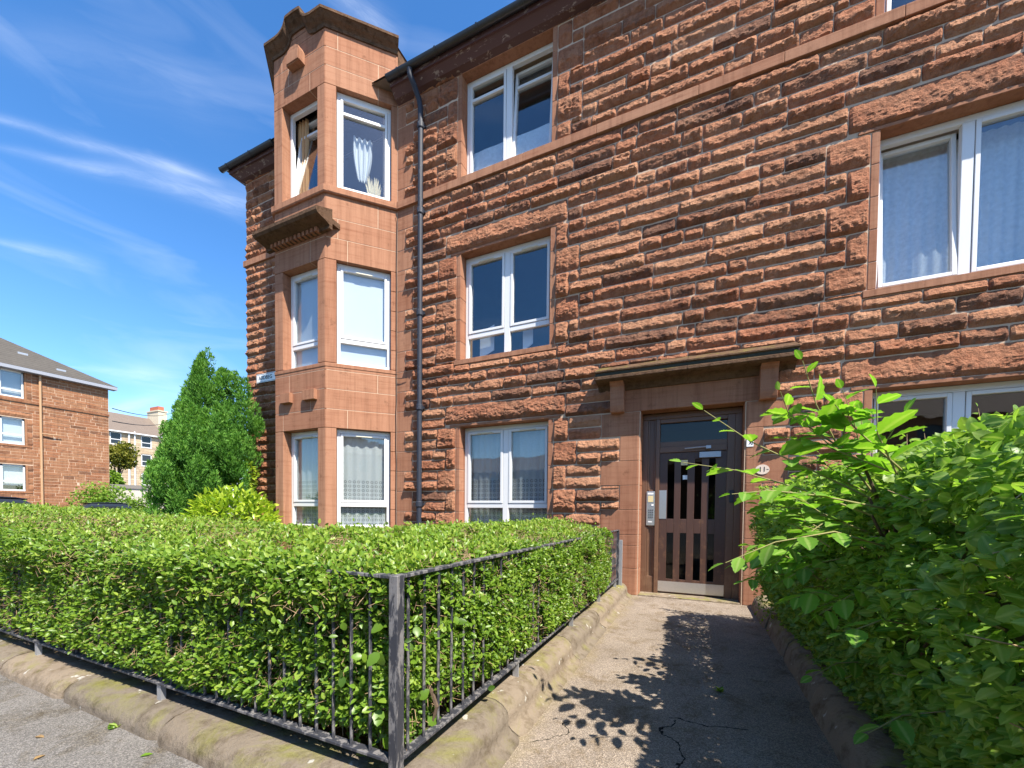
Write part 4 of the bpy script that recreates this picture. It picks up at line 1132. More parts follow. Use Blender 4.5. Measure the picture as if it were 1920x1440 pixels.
# ---- clipped hedge inside the railing: two arms
def hedge_top(x, y):
    h = 1.0+.06*(fbm(x*.9+3, y*.9+7, 3)-.5)
    inner = np.minimum(np.clip((-1.0-x)/.5, 0, 1), np.clip((y-1.16)/.5, 0, 1))
    h = h-.045+.09*inner
    return h+.13*np.clip((-x-3.2)/3.5, 0, 1)
HW = .98
hb = MB()
def face_pts(n, kind):
    """sample points on the hedge's faces; returns pos, outward normal"""
    if kind == 'street':
        x = -1.03-(rng.random(n)**1.35)*8.4; zf = rng.random(n)
        top = hedge_top(x, np.full(n, 1.25)); z = .27+zf*(top-.27)
        low_ = np.clip((.86-z)/.12, 0, 1)                            # recessed behind the bars by the corner, spilling over the rail above
        sink = .026*np.exp(-((-x-1.0)/.45)**2)*low_
        bulge = .065*(1-np.exp(-((-x-1.0)/1.1)**2))+.085*(1-low_)*np.clip((-x-1.10)/.3, 0, 1)
        yb = SY+.012+sink-bulge*(.5+.5*fbm(x*2.2, z*3.1, 3))-.06*(fbm(x*3.1+9, z*4.2, 3)-.5)
        sh_ = np.where(x < -1.3, .055, .10); yb = np.where(z > top-sh_, yb+.7*sh_*((z-top+sh_)/sh_)**2, yb)
        yb = np.where(z < .36, yb+.05*((.36-z)/.09), yb)
        return np.stack([x, yb, z], 1), np.tile([0, -1.0, .25], (n, 1))
    if kind == 'path':
        y = 1.20+rng.random(n)*3.78; zf = rng.random(n); top = hedge_top(np.full(n, -1.1), y); z = .27+zf*(top-.27)
        low_ = np.clip((.86-z)/.12, 0, 1); sink = (-.012+.032*np.exp(-((y-1.16)/.5)**2))*low_; bulge = .075*(1-np.exp(-((y-1.2)/1.6)**2))+.03*(1-low_)*np.clip((y-2.4)/1.0, 0, 1)
        xb = FX-.012-sink+bulge*(.5+.5*fbm(y*2.2, z*3.1+5, 3))+.06*(fbm(y*3.1+4, z*4.2, 3)-.5)
        xb = np.where(z > top-.10, xb-.10*((z-top+.10)/.10)**2, xb)
        xb = np.where(z < .36, xb-.05*((.36-z)/.09), xb)
        xb = np.where(y > 4.85, xb-.25*((y-4.85)/.13)**2, xb)
        return np.stack([xb, y, z], 1), np.tile([1.0, 0, .25], (n, 1))
    if kind == 'end':
        x = -1.0-rng.random(n)*HW; z = .27+rng.random(n)*.72; y = np.full(n, 4.99)-.03*rng.random(n)
        return np.stack([x, y, z], 1), np.tile([0, 1.0, .2], (n, 1))
    if kind == 'topstreet':
        x = -1.0-(rng.random(n)**1.3)*10.3; fy_ = np.where(x < -1.25, 1.05, 1.17); y = fy_+rng.random(n)*(1.16+HW-fy_)
        z = hedge_top(x, y)-.05*(np.abs((y-1.16)/HW-.5)*2)**6; return np.stack([x, y, z], 1), np.tile([0, -.1, 1.0], (n, 1))
    if kind == 'toppath':
        x = -1.0-rng.random(n)*HW; y = 1.16+rng.random(n)*3.84
        z = hedge_top(x, y)-.05*(np.abs((-1.0-x)/HW-.5)*2)**6; return np.stack([x, y, z], 1), np.tile([.1, 0, 1.0], (n, 1))
def hedge_leaves(kind, n, size=(.020, .036), dens_in=.05):
    p, nr = face_pts(n, kind)
    dep = rng.exponential(dens_in, n)-.02
    nru = unit(nr); p = p-nru*dep[:, None]
    if kind.startswith('top'): p[:, 2] += rng.exponential(.012, n)*(rng.random(n) < .25)
    clump = fbm(p[:, 0]*7+p[:, 1]*5, p[:, 2]*9+p[:, 1]*3, 3)
    keep = (rng.random(n) < np.clip(3.4*(clump-.33), .03, 1)) | (dep > .05)
    p, nr, dep, clump = p[keep], nr[keep], dep[keep], clump[keep]
    m_ = len(p)
    yd = unit(nr*.55+np.array([0, 0, .3])+rnd(m_, .75)); nm_ = unit(nr*.42+np.array([.28, -.12, .72])+rnd(m_, .55))
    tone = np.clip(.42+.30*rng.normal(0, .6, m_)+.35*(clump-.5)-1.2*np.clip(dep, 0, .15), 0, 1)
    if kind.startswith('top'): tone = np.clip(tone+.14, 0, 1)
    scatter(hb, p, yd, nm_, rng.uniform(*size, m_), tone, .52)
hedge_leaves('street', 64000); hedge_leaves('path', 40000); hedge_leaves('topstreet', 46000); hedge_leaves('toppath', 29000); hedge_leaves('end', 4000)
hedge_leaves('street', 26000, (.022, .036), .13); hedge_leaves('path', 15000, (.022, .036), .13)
n = 7000                                                          # leaves lapping over the top rail
x = -1.32-(rng.random(n)**1.3)*6.5; p = np.stack([x, SY-.022+rng.normal(0, .018, n), .925+rng.normal(0, .035, n)+.10*np.clip((-x-3.2)/3.5, 0, 1)*rng.random(n)], 1)
p = p[rng.random(n) < np.clip((-x-1.25)/.35, 0, 1)]; n = len(p)
scatter(hb, p, unit(np.array([0, -.5, .3])+rnd(n, .8)), unit(np.array([.25, -.4, .75])+rnd(n, .5)), rng.uniform(.022, .036, n), np.clip(rng.normal(.5, .2, n), 0, 1), .52)
for kd, n in (('street', 7500), ('path', 3300), ('topstreet', 7500), ('toppath', 3800)):
    p, nr = face_pts(n, kd); p = p-unit(nr)*rng.uniform(.0, .07, n)[:, None]
    p = p+unit(nr)*.012; twigs(hb, p, unit(nr*.35+rnd(n, .8)), rng.uniform(.015, .06, n), .0015)
# larger soft leaves of seedlings pushing through near the corner
n = 52
t = rng.random(n)
p = np.where((t < .55)[:, None], np.stack([-1.02-rng.random(n)*.55, SY+rng.uniform(-.03, .05, n), .24+rng.random(n)**1.3*.52], 1), np.stack([FX+rng.uniform(-.05, .035, n), SY+.05+rng.random(n)*.7, .26+rng.random(n)*.55], 1))
sv, sq = ser_tmpl(.78, 7)
scatter(hb, p, unit(np.array([.2, -.3, -.35])+rnd(n, .7)), unit(np.array([.5, -.7, .7])+rnd(n, .35)), rng.uniform(.035, .062, n), np.clip(rng.normal(.30, .16, n), 0, 1), tmpl=sv, quad=sq)
hedge = thing('clipped_hedge', 'low clipped green privet hedge filling the railing beside the path', 'hedge', (-1.4, 1.6, .05))
hb.build('foliage', [M['privet'], M['twig']], hedge, smooth=True)
hc = MB()
hc.box((-11.2, SY+.20, .30), (-1.20, SY+HW-.12, .84)); hc.box((-1.20-.66, SY+HW-.12, .30), (-1.20, 4.80, .84))
hc.build('filler_core', M['bark'], hedge)  # added solid boxes, their dark colour stands in for shade inside the hedge
hs_ = MB()
for kk in range(46):
    if kk < 24: x_, y_ = -1.1-kk*.22+rng.normal(0, .03), SY+.14+rng.uniform(0, .2)
    else: x_, y_ = -1.14-rng.uniform(0, .2), 1.4+(kk-24)*.15
    hs_.tube([(x_, y_, .04), (x_+rng.normal(0, .05), y_+rng.normal(0, .03), .35), (x_+rng.normal(0, .1), y_+rng.normal(0, .06), .85)], [.012, .009, .004], 5)
hs_.build('stems', M['bark'], hedge)

# ---- hedge along the side street beyond the garden
h2 = MB(); n = 14000
p = np.stack([-12.2-rng.random(n)*.9, 2.2+rng.random(n)*6.5, 1.10+.05*rng.normal(0, .5, n)], 1)
half = rng.random(n) < .5
p[half, 0] = -12.2+rng.normal(0, .04, half.sum()); p[half, 2] = .2+rng.random(half.sum())*.9
nr = np.where(half[:, None], np.array([1.0, 0, .3]), np.array([0, 0, 1.0]))
scatter(h2, p, unit(nr+rnd(n, .8)), unit(nr+rnd(n, .5)), rng.uniform(.03, .06, n), np.clip(rng.normal(.45, .2, n), 0, 1), .55)
side = thing('side_hedge', 'long low hedge along the side street behind the conifer', 'hedge', (-12.6, 5, 0))
h2.build('foliage', M['privet'], side)
q = MB(); q.box((-13.0, 2.3, .1), (-12.32, 8.6, 1.0)); q.build('filler_core', M['bark'], side)  # added dark filler box that darkens the hedge and blocks the view through

# ================================================================ RIGHT-HAND OVERGROWN SHRUB
RB0, RB1 = .95, 4.75
def shrub_face(y, z):
    """x of the leafy left face"""
    b = .80-.20*np.exp(-((z-.95)/.45)**2)-.10*np.clip((y-2.6)/2.0, 0, 1)
    b = b-.16*(fbm(y*1.6+3, z*1.9+1, 3)-.5)+.10*np.clip((.35-z)/.35, 0, 1)+.22*np.clip((z-1.22)/.3, 0, 1.2)**2
    return b
rbush = MB()
def shrub_leaves(n, part, size, w=.55, dep=.07):
    if part == 'side':
        y = RB0-.2+rng.random(n)*(RB1-RB0+.2); z = .12+rng.random(n)*1.36; x = shrub_face(y, z)
        x = np.where(y > RB1-.35, x+.5*((y-RB1+.35)/.35)**2, x)
        nr = np.tile([-1.0, -.12, .25], (n, 1))
    elif part == 'top':
        y = RB0-.2+rng.random(n)*(RB1-RB0+.2); x = .72+rng.random(n)*1.7; z = 1.38+.34*(fbm(x*2.4, y*2.4, 3)-.5)+rng.exponential(.035, n)*(rng.random(n) < .35)-.16*np.exp(-((x-.7)/.16)**2)
        nr = np.tile([-.15, -.1, 1.0], (n, 1))
    elif part == 'end':
        x = .55+rng.random(n)*1.6; z = .12+rng.random(n)*1.34; y = RB1+.02*rng.normal(0, 1, n)+.06*(fbm(x*3, z*3, 2)-.5); nr = np.tile([-.2, 1.0, .2], (n, 1))
    else:
        x = .8+rng.random(n)*1.6; z = .12+rng.random(n)*1.36; y = np.full(n, RB0-.2)+.1*fbm(x*3, z*3, 2); nr = np.tile([0, -1.0, .2], (n, 1))
    p = np.stack([x, y, z], 1); d = rng.exponential(dep, n)-.04; p = p-unit(nr)*d[:, None]
    cl_ = fbm(p[:, 1]*5+p[:, 0]*4, p[:, 2]*6+p[:, 0]*2, 3)
    keep = (rng.random(n) < np.clip(3.0*(cl_-.30), .05, 1)) | (d > .09); p, nr, d, cl_ = p[keep], nr[keep], d[keep], cl_[keep]; m_ = len(p)
    yd = unit(nr*.7+np.array([0, -.15, -.1])+rnd(m_, .6)); nm_ = unit(np.array([-.1, -.15, .75])+nr*.5+rnd(m_, .55))
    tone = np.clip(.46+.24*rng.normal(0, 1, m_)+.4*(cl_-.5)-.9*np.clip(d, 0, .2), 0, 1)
    sz_ = rng.uniform(*size, m_); near = p[:, 1] < 3.1; kind_ = rng.random(m_)
    for lo_, hi_, cu_, wv_ in ((0, .4, .10, .01), (.4, .75, .26, .03), (.75, 1.1, .42, .045)):
        k2 = near & (kind_ >= lo_) & (kind_ < hi_); tv_, tq_ = oval_tmpl(w*rng.uniform(.88, 1.08), 7, cu_, .16, wv_)
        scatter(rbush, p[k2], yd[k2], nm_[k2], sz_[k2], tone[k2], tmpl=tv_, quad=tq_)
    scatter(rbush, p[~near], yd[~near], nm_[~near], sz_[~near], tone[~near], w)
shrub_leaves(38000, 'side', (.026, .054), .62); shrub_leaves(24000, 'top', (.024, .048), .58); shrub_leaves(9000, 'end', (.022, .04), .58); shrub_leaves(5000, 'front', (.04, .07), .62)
# long arching shoots with paired leaves
def shoot(mb, pts, n, size, w, tone, tmpl=None, quad=None, rad0=.004, mat=0, smat=1, droop=.35):
    pts = np.asarray(pts, float); seg = np.linalg.norm(np.diff(pts, axis=0), axis=1); cum = np.concatenate([[0], np.cumsum(seg)])
    mb.tube(pts, np.linspace(rad0, rad0*.35, len(pts)), 6, smat, .5)
    s_ = np.linspace(.12, 1.0, n)*cum[-1]
    P = np.stack([np.interp(s_, cum, pts[:, k_]) for k_ in range(3)], 1); D = unit(np.gradient(P, axis=0))
    sd = np.where(np.arange(n) % 2 == 0, 1, -1)[:, None]
    lat = unit(np.cross(D, [0, 0, 1.0]))*sd
    yd = unit(lat*.85+D*.65+np.array([0, 0, -droop])+rnd(n, .18)); yd[-1] = unit(D[-1]+rnd(1, .1)[0])
    nm_ = unit(np.array([0, 0, 1.0])+lat*.25+rnd(n, .25))
    sz = np.interp(np.arange(n), [0, n*.6, n-1], [size[1], size[1], size[0]])*rng.uniform(.8, 1.2, n)
    scatter(mb, P+yd*.008, yd, nm_, sz, np.clip(tone+rng.normal(0, .12, n), 0, 1), w, mat, tmpl, quad)
for kk in range(150):
    y0 = rng.uniform(RB0, RB1-.1); z0 = rng.uniform(.35, 1.42)
    x0 = shrub_face(np.array([y0]), np.array([z0]))[0]+.08
    if rng.random() < .45:                                        # upright shoots from the top
        x0 = rng.uniform(.8, 2.3); b_ = np.array([x0, y0, 1.42]); d_ = np.array([rng.normal(-.1, .25), rng.normal(0, .25), 1.0]); l_ = rng.uniform(.10, .26)
    else: b_ = np.array([x0, y0, z0]); d_ = np.array([-1.0, rng.normal(-.3, .4), rng.normal(.35, .4)]); l_ = rng.uniform(.10, .24)
    d_ = unit(d_)
    shoot(rbush, [b_, b_+d_*l_*.5, b_+d_*l_+np.array([0, 0, -.12*l_])], rng.integers(7, 12), (.018, .05), .5, .62 if d_[2] > .7 else .5, rad0=.003)
shrub = thing('overgrown_shrub', 'tall overgrown dark green shrub leaning over the right kerb of the path', 'shrub', (1.2, 2.8, .05))
rbush.build('foliage', [M['shrubleaf'], M['twig']], shrub, smooth=True)
q = MB()
for kk in range(40):
    y0 = rng.uniform(RB0, RB1); x0 = rng.uniform(.95, 2.1)
    q.tube([(x0, y0, .02), (x0+rng.normal(-.05, .08), y0+rng.normal(0, .08), .6), (x0+rng.normal(-.1, .2), y0+rng.normal(0, .15), 1.35)], [.016, .011, .004], 6)
q.build('stems', M['bark'], shrub)
q = MB(); q.box((.98, RB0+.1, .15), (2.3, RB1-.15, 1.30)); q.build('filler_core', M['earth'], shrub)  # solid box added inside so the shrub casts an unbroken shadow

# ---- wych elm sapling growing through it
elm = thing('elm_sapling', 'bright green elm sapling with big toothed leaves reaching in front of the door', 'sapling', (.86, 2.15, .05))
eb = MB(); ev_, eq_ = ser_tmpl(.62, 11)
def elm_shoot(pts, n, size=(.05, .13), tone=.62, r0=.0042): shoot(eb, pts, n, size, .6, tone, ev_, eq_, r0, 0, 1, .2)
elm_shoot([(.62, 2.05, 1.25), (.42, 2.0, 1.36), (.20, 1.95, 1.48), (.02, 1.9, 1.615)], 9, (.05, .10))
elm_shoot([(.60, 1.95, 1.18), (.38, 1.95, 1.28), (.15, 1.92, 1.36), (-.06, 1.9, 1.40)], 10, (.045, .12))
elm_shoot([(.66, 2.1, 1.25), (.52, 2.05, 1.45), (.43, 2.0, 1.62), (.37, 1.95, 1.79)], 11, (.04, .12), .6)
elm_shoot([(.60, 2.05, 1.38), (.45, 2.0, 1.5), (.33, 1.95, 1.58), (.29, 1.9, 1.665)], 7, (.04, .09))
elm_shoot([(.70, 2.0, 1.3), (.60, 1.92, 1.48), (.585, 1.9, 1.64)], 7, (.05, .13), .66)
elm_shoot([(.66, 1.95, 1.2), (.42, 1.85, 1.25), (.25, 1.8, 1.27), (.12, 1.75, 1.255)], 11, (.05, .105), .5)
elm_shoot([(.68, 1.9, 1.05), (.45, 1.8, 1.12), (.26, 1.72, 1.08), (.10, 1.68, 1.00)], 11, (.05, .095), .55)
elm_shoot([(.66, 2.1, 1.1), (.44, 2.05, 1.2), (.24, 2.0, 1.22)], 8, (.06, .13), .5)
elm_shoot([(.72, 1.8, .80), (.56, 1.7, .84), (.44, 1.62, .80)], 7, (.05, .11), .35)
elm_shoot([(.72, 2.3, .75), (.55, 2.2, .80), (.42, 2.1, .74)], 7, (.05, .11), .35)
elm_shoot([(.74, 2.6, .9), (.55, 2.5, .98), (.36, 2.45, .93)], 8, (.05, .12), .4)
elm_shoot([(.72, 3.0, 1.15), (.5, 2.9, 1.28), (.3, 2.85, 1.3)], 8, (.05, .12), .5)
elm_shoot([(.74, 1.75, .55), (.6, 1.66, .55), (.5, 1.6, .5)], 6, (.05, .10), .3)
elm_shoot([(.76, 2.4, .5), (.6, 2.3, .5), (.5, 2.25, .44)], 6, (.05, .10), .3)
for kk in range(22):                                             # leafy side shoots low in the clump
    y0 = rng.uniform(1.95, 2.9); z0 = rng.uniform(.80, 1.20); x0 = rng.uniform(.50, .70)
    d_ = unit(np.array([-1.0, rng.normal(-.1, .5), rng.normal(.25, .4)])); l_ = rng.uniform(.18, .34)
    elm_shoot([(x0, y0, z0), tuple(np.array([x0, y0, z0])+d_*l_*.5), tuple(np.array([x0, y0, z0])+d_*l_+np.array([0, 0, -.05]))], 7, (.05, .10), rng.uniform(.40, .65), .003)
for (bx, by, bz, tx, ty, tz) in ((.60, 2.05, 1.40, .50, 1.95, 1.66), (.62, 2.1, 1.36, .60, 2.1, 1.60), (.55, 2.05, 1.42, .34, 2.05, 1.50), (.58, 2.1, 1.30, .42, 2.15, 1.44), (.64, 2.1, 1.35, .70, 2.0, 1.56), (.52, 2.0, 1.5, .52, 1.9, 1.58), (.47, 2.0, 1.55, .30, 2.0, 1.60), (.62, 2.1, 1.28, .44, 2.2, 1.36)):
    elm_shoot([(bx, by, bz), ((bx+tx)/2, (by+ty)/2, (bz+tz)/2+.02), (tx, ty, tz)], 7, (.05, .10), rng.uniform(.4, .66), .003)
elm_shoot([(.70, 2.0, 1.35), (.55, 1.95, 1.50), (.47, 1.92, 1.60)], 7, (.06, .12), .6, .004)
elm_shoot([(.66, 2.0, 1.35), (.50, 1.98, 1.43), (.40, 1.96, 1.52)], 7, (.06, .12), .55, .004)
eb.build('foliage', [M['elm'], M['shoot']], elm, smooth=True)
q = MB()
q.tube([(.90, 2.25, 0), (.84, 2.2, .5), (.76, 2.15, .9), (.66, 2.1, 1.25)], [.022, .018, .013, .008], 8)
for tgt in ((.62, 2.05, 1.25), (.60, 1.95, 1.18), (.66, 1.95, 1.2), (.70, 2.0, 1.3), (.68, 1.9, 1.05), (.72, 1.8, .8), (.72, 2.3, .75), (.74, 2.6, .9), (.72, 3.0, 1.15), (.74, 1.75, .55), (.76, 2.4, .5), (.66, 2.1, 1.1), (.60, 2.05, 1.38)):
    zb_ = max(.1, tgt[2]-.3); sx = np.interp(zb_, [0, .5, .9, 1.25], [.90, .84, .76, .66]); sy = np.interp(zb_, [0, .5, .9, 1.25], [2.25, 2.2, 2.15, 2.1])
    q.tube([(sx, sy, zb_), tuple((np.array([sx, sy, zb_])+np.array(tgt))/2+np.array([0, 0, .03])), tgt], [.009, .007, .005], 6)
q.build('trunk', M['bark'], elm)

# ================================================================ CONIFER, GOLDEN SHRUB
con = thing('conifer_tree', 'dense bushy green conifer with upright flame-shaped tips beside the tenement corner', 'tree', (-9.2, 5.0, 0))
cf = MB()
plumes = []
lobes = [(-.02, 0, .9, 4.02, .44), (.33, .1, 1.4, 3.88, .34), (.62, .1, 1.6, 3.62, .28), (-.33, 0, .6, 3.42, .42), (-.60, .1, .9, 2.9, .30), (-.50, -.2, .2, 2.3, .42), (.05, -.4, .7, 2.8, .48), (.45, -.2, 1.4, 2.9, .38), (.72, -.2, .8, 1.95, .26), (-.2, -.3, .15, 1.5, .42)]
vx = np.array([.91, .414]); vy = np.array([-.414, .91])            # across and along the view, in plan
for (la, lb, z0, z1, R_) in lobes:
    n = int(66*R_*(z1-z0)/1.1)
    for kk in range(n):
        t = rng.random()**.85; z = z0+.25+(z1-z0-.35)*t
        prof_ = R_*(math.sin(math.pi*min(1, .18+.82*t)**.9))**.8*(1-.55*t**3)+.06
        an = rng.uniform(0, 2*math.pi); rr = prof_*math.sqrt(rng.uniform(.45, 1))
        px = la*vx+lb*vy+rr*np.array([math.cos(an), math.sin(an)])
        plumes.append((-9.2+px[0], 5.0+px[1], z, an, t))
for (x_, y_, z_, an, t_) in plumes:
    n = 230; hgt = rng.uniform(.30, .56); R_ = rng.uniform(.08, .15)
    s_ = rng.random(n)**.8; th_ = rng.uniform(0, 2*math.pi, n); rr = R_*np.sin(math.pi*(.12+.88*s_))*np.sqrt(rng.random(n))
    lean = np.array([math.cos(an)*.35*(1-t_), math.sin(an)*.35*(1-t_), 1.0])
    p = np.array([x_, y_, z_])+np.outer(s_*hgt, lean)+np.stack([rr*np.cos(th_), rr*np.sin(th_), 0*s_], 1)
    od = np.stack([np.cos(th_), np.sin(th_), 0*s_], 1)
    yd = unit(od*.7+np.array([0, 0, .9])+rnd(n, .3)); nm_ = unit(od*.8+np.array([0, 0, .3])+rnd(n, .4))
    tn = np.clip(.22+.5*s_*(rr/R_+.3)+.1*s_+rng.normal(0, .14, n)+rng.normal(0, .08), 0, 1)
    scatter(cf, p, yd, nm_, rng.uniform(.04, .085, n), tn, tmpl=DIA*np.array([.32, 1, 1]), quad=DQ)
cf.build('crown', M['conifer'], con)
q = MB()
for (la, lb, z0, z1, R_) in lobes:
    px = la*vx+lb*vy; zz_ = np.linspace(z0+.25, z1-.45, 6)
    q.tube([(-9.2+px[0], 5.0+px[1], z_) for z_ in zz_], [max(.012, R_*.06*math.sin(math.pi*(.2+.75*t_))) for t_ in np.linspace(0, 1, 6)], 8)
q.build('filler_core', M['conifer'], con)  # core tubes added inside the lobes against gaps in the crown
q = MB(); q.tube([(-8.95, 4.75, -.02), (-9.05, 4.85, 1.0), (-9.2, 5.0, 2.2), (-9.2, 5.0, 3.6)], [.13, .11, .07, .02], 10)
for (la, lb, z0, z1, R_) in lobes[1:]:
    px = la*vx+lb*vy; q.tube([(-9.05, 4.85, .5), (-9.2+px[0]*.6, 5+px[1]*.6, z0+(z1-z0)*.4), (-9.2+px[0], 5+px[1], z1*.8)], [.06, .045, .012], 7)
q.build('trunk', M['bark'], con)

lau = thing('golden_shrub', 'rounded yellow-green laurel shrub in front of the conifer', 'shrub', (-7.15, 4.3, 0))
lb_ = MB(); n = 3000
d_ = unit(rnd(n)); d_[:, 2] = np.abs(d_[:, 2])
rr = (.68+.10*(fbm(d_[:, 0]*3+5, d_[:, 1]*3+d_[:, 2]*2, 3)-.5)*2)*(1-rng.exponential(.10, n)+.05*rng.normal(0, 1, n))
p = np.array([-7.15, 4.3, .72])+d_*rr[:, None]*np.array([1.08, 1.0, 1.12]); p[:, 2] = np.where(rng.random(n) < .4, rng.uniform(.1, .8, n), p[:, 2])
scatter(lb_, p, unit(d_*.9+np.array([0, 0, .1])+rnd(n, .5)), unit(d_*.5+np.array([0, 0, .8])+rnd(n, .35)), rng.uniform(.08, .14, n), np.clip(rng.normal(.5, .26, n), 0, 1), .42)
lb_.build('foliage', M['laurel'], lau, smooth=True)
q = MB()
for kk in range(14):
    an = rng.uniform(0, 6.28); q.tube([(-7.15, 4.3, 0), (-7.15+.2*math.cos(an), 4.3+.2*math.sin(an), .5), (-7.15+.5*math.cos(an), 4.3+.5*math.sin(an), 1.0)], [.016, .012, .005], 6)
q.build('stems', M['bark'], lau)
ls = thing('small_yellow_shrub', 'small yellowish shrub between the conifer and the tenement wall', 'shrub', (-8.55, 5.35, 0))
q = MB(); n = 500; d_ = unit(rnd(n)); p = np.array([-8.55, 5.35, 1.85])+d_*np.array([.32, .2, .38])*rng.random(n)[:, None]**.4
scatter(q, p, unit(d_+rnd(n, .6)), unit(np.array([0, -.3, .9])+rnd(n, .4)), rng.uniform(.06, .10, n), np.clip(rng.normal(.55, .2, n), 0, 1), .45); q.build('foliage', M['laurel'], ls)
q = MB(); q.tube([(-8.55, 5.35, 0), (-8.5, 5.35, .9), (-8.55, 5.35, 1.8)], [.02, .015, .006], 6); q.build('stems', M['bark'], ls)

# ================================================================ LEFT BUILDING (side street)
LBX = -38.0
lb = thing('red_tenement', 'red sandstone tenement with grey hipped roof across the side street', 'building', (LBX, 6, 0))
FRB = (np.array([LBX, 0, 0.]), np.array([0, 1., 0]), np.array([1., 0, 0]))
wins = [(8.55, 10.45, z0_, z0_+1.62) for z0_ in (2.15, 5.0, 7.85)]
q = MB(*FRB); wall_core(q, -6, 14.4, 0, 9.62, -.4, -.005, wins); q.box((LBX-11, 14.0, 0), (LBX-.4, 14.4, 9.62)); q.box((LBX-11, -6, 0), (LBX-10.6, 14.0, 9.62))
q.build('mortar_bed', M['mortar'], lb)
st = []; ob = [(a-.32, b+.32, c-.12, d+.38) for a, b, c, d in wins]+[(-20, 20, 7.62, 7.76)]
fill_courses(st, 0, .19, 2.0, 14.4, 9.6, ob, .5, 1.3)
rb = MB(*FRB)
for (a, b, c, d) in st: rock_block(rb, a, b, c, d, rng.uniform(.04, .075), rng.beta(2, 2), res=.09, gap=.006)
for (a, b, c, d) in wins:
    for side in ((a-.32, a-.1), (b+.1, b+.32)):
        for kk in range(4): rock_block(rb, side[0], side[1], c+kk*.405, c+.4+kk*.405, .06, rng.random()*.6, res=.07)
    rock_block(rb, a-.32, b+.32, d+.05, d+.38, .05, .6, res=.09); rb.lbox(a-.1, a, -.1, .01, c, d, 0, .6); rb.lbox(b, b+.1, -.1, .01, c, d, 0, .6); rb.lbox(a-.3, b+.3, -.1, .03, c-.12, c, 0, .4)
rb.lbox(-6, 14.42, -.1, .06, 7.62, 7.76, 0, .15)
rb.build('rock_faced_wall', M['far_stone'], lb)
for i_, (a, b, c, d) in enumerate(wins):
    q = MB(*FRB); q.lbox(a, b, -.16, -.09, d-.09, d); q.lbox(a, b, -.16, -.07, c, c+.1); q.lbox(a, a+.08, -.16, -.09, c, d); q.lbox(b-.08, b, -.16, -.09, c, d); q.lbox((a+b)/2-.05, (a+b)/2+.05, -.16, -.09, c, d)
    q.lbox(a, b, -.16, -.085, c+(.55 if i_ < 2 else .40), c+(.64 if i_ < 2 else .49))
    w_ = q.build('window', M['upvc'], lb)
    q = MB(*FRB); q.lbox(a, b, -.14, -.13, c, d); q.build('pane', M['glass'], w_)
    q = MB(*FRB); nn = 60; U = np.linspace(a, b, nn)
    for u_ in (U if i_ == 2 else []): q.lbox(u_-.008, u_+.012, -.30, -.28, c, d, 0)
    if i_ != 2: q.lbox(a, b, -.30, -.28, c+(.0 if i_ == 1 else .35), d)
    q.build('blind', M['blind'], w_)
q = MB(*FRB); q.lbox(-6, 14.0, -1.6, -1.5, 0, 9.5); q.build('interior_wall', M['interior'], lb)
q = MB(); e = .38; zt_ = 9.72
rp_ = [(LBX+e, 14.4+e, zt_), (LBX+e, -6, zt_), (LBX-5.2, -6, zt_+3.4), (LBX-5.2, 9.1, zt_+3.4), (LBX-11-e, 14.4+e, zt_), (LBX-11-e, -6, zt_)]
q.add(rp_, [[0, 3, 2, 1], [0, 4, 3], [3, 4, 5, 2]]); q.add([(x_, y_, zt_-.03) for x_, y_ in ((LBX+e, 14.4+e), (LBX+e, -6), (LBX-11-e, -6), (LBX-11-e, 14.4+e))], [[0, 1, 2, 3]])
rr_ = q.build('roof', M['roof_tile'], lb)
for (px_, py_, pz_) in ((LBX-1.9, 10.9, 10.95), (LBX-.55, 12.2, 10.12)):
    q = MB(); q.box((px_-.25, py_-.22, pz_), (px_+.2, py_+.22, pz_+.16)); q.build('roof_vent', M['galv'], rr_)
q = MB(*FRB); q.lbox(-6, 14.75, .16, .40, 9.50, 9.70); q.lbox(-6, 14.7, .0, .2, 9.48, 9.66); q.build('gutter', plain('grey_gutter', (.28, .29, .32), .5), lb)
q = MB(); q.tube([(LBX+.10, 11.1, 9.5), (LBX+.12, 11.1, 0)], .06, 8); q.tube([(LBX+.12, 11.1, 5.85), (LBX+.16, 11.5, 5.83), (LBX+.16, 11.95, 5.85)], .035, 6); q.build('downpipe', M['tan_pipe'], lb)

# ---- cream tenement far behind
CX = -79.0
cb = thing('cream_tenement', 'distant cream stone tenement with brown roof and red chimney pot', 'building', (CX, 34, 0))
FRC = (np.array([CX, 0, 0.]), np.array([0, 1., 0]), np.array([1., 0, 0]))
q = MB(*FRC); cw = [(u_, u_+1.35, z_, z_+1.75) for u_ in (30.6, 33.75, 37.0, 40.2) for z_ in (4.9, 7.85, 10.75)]
cw = [(u0_-.55 if u0_ < 31 else u0_, u1_-.55 if u0_ < 31 else u1_, a_, b_) for u0_, u1_, a_, b_ in cw]
wall_core(q, 22, 46, 0, 12.7, -.4, -.02, cw); q.box((CX-10, 22, 0), (CX-.4, 22.4, 12.7)); q.box((CX-10, 45.6, 0), (CX-.4, 46, 12.7)); 
st = []; fill_courses(st, 0, .36, 22, 46, 12.6, [(a-.02, b+.02, c-.1, d+.02) for a, b, c, d in cw], .5, 1.1)
for (a, b, c, d) in st: q.lbox(a+.02, b-.02, -.03, .0, c+.015, d-.015, 1, rng.random())
q.build('wall', [M['mortar'], M['cream_stone']], cb)
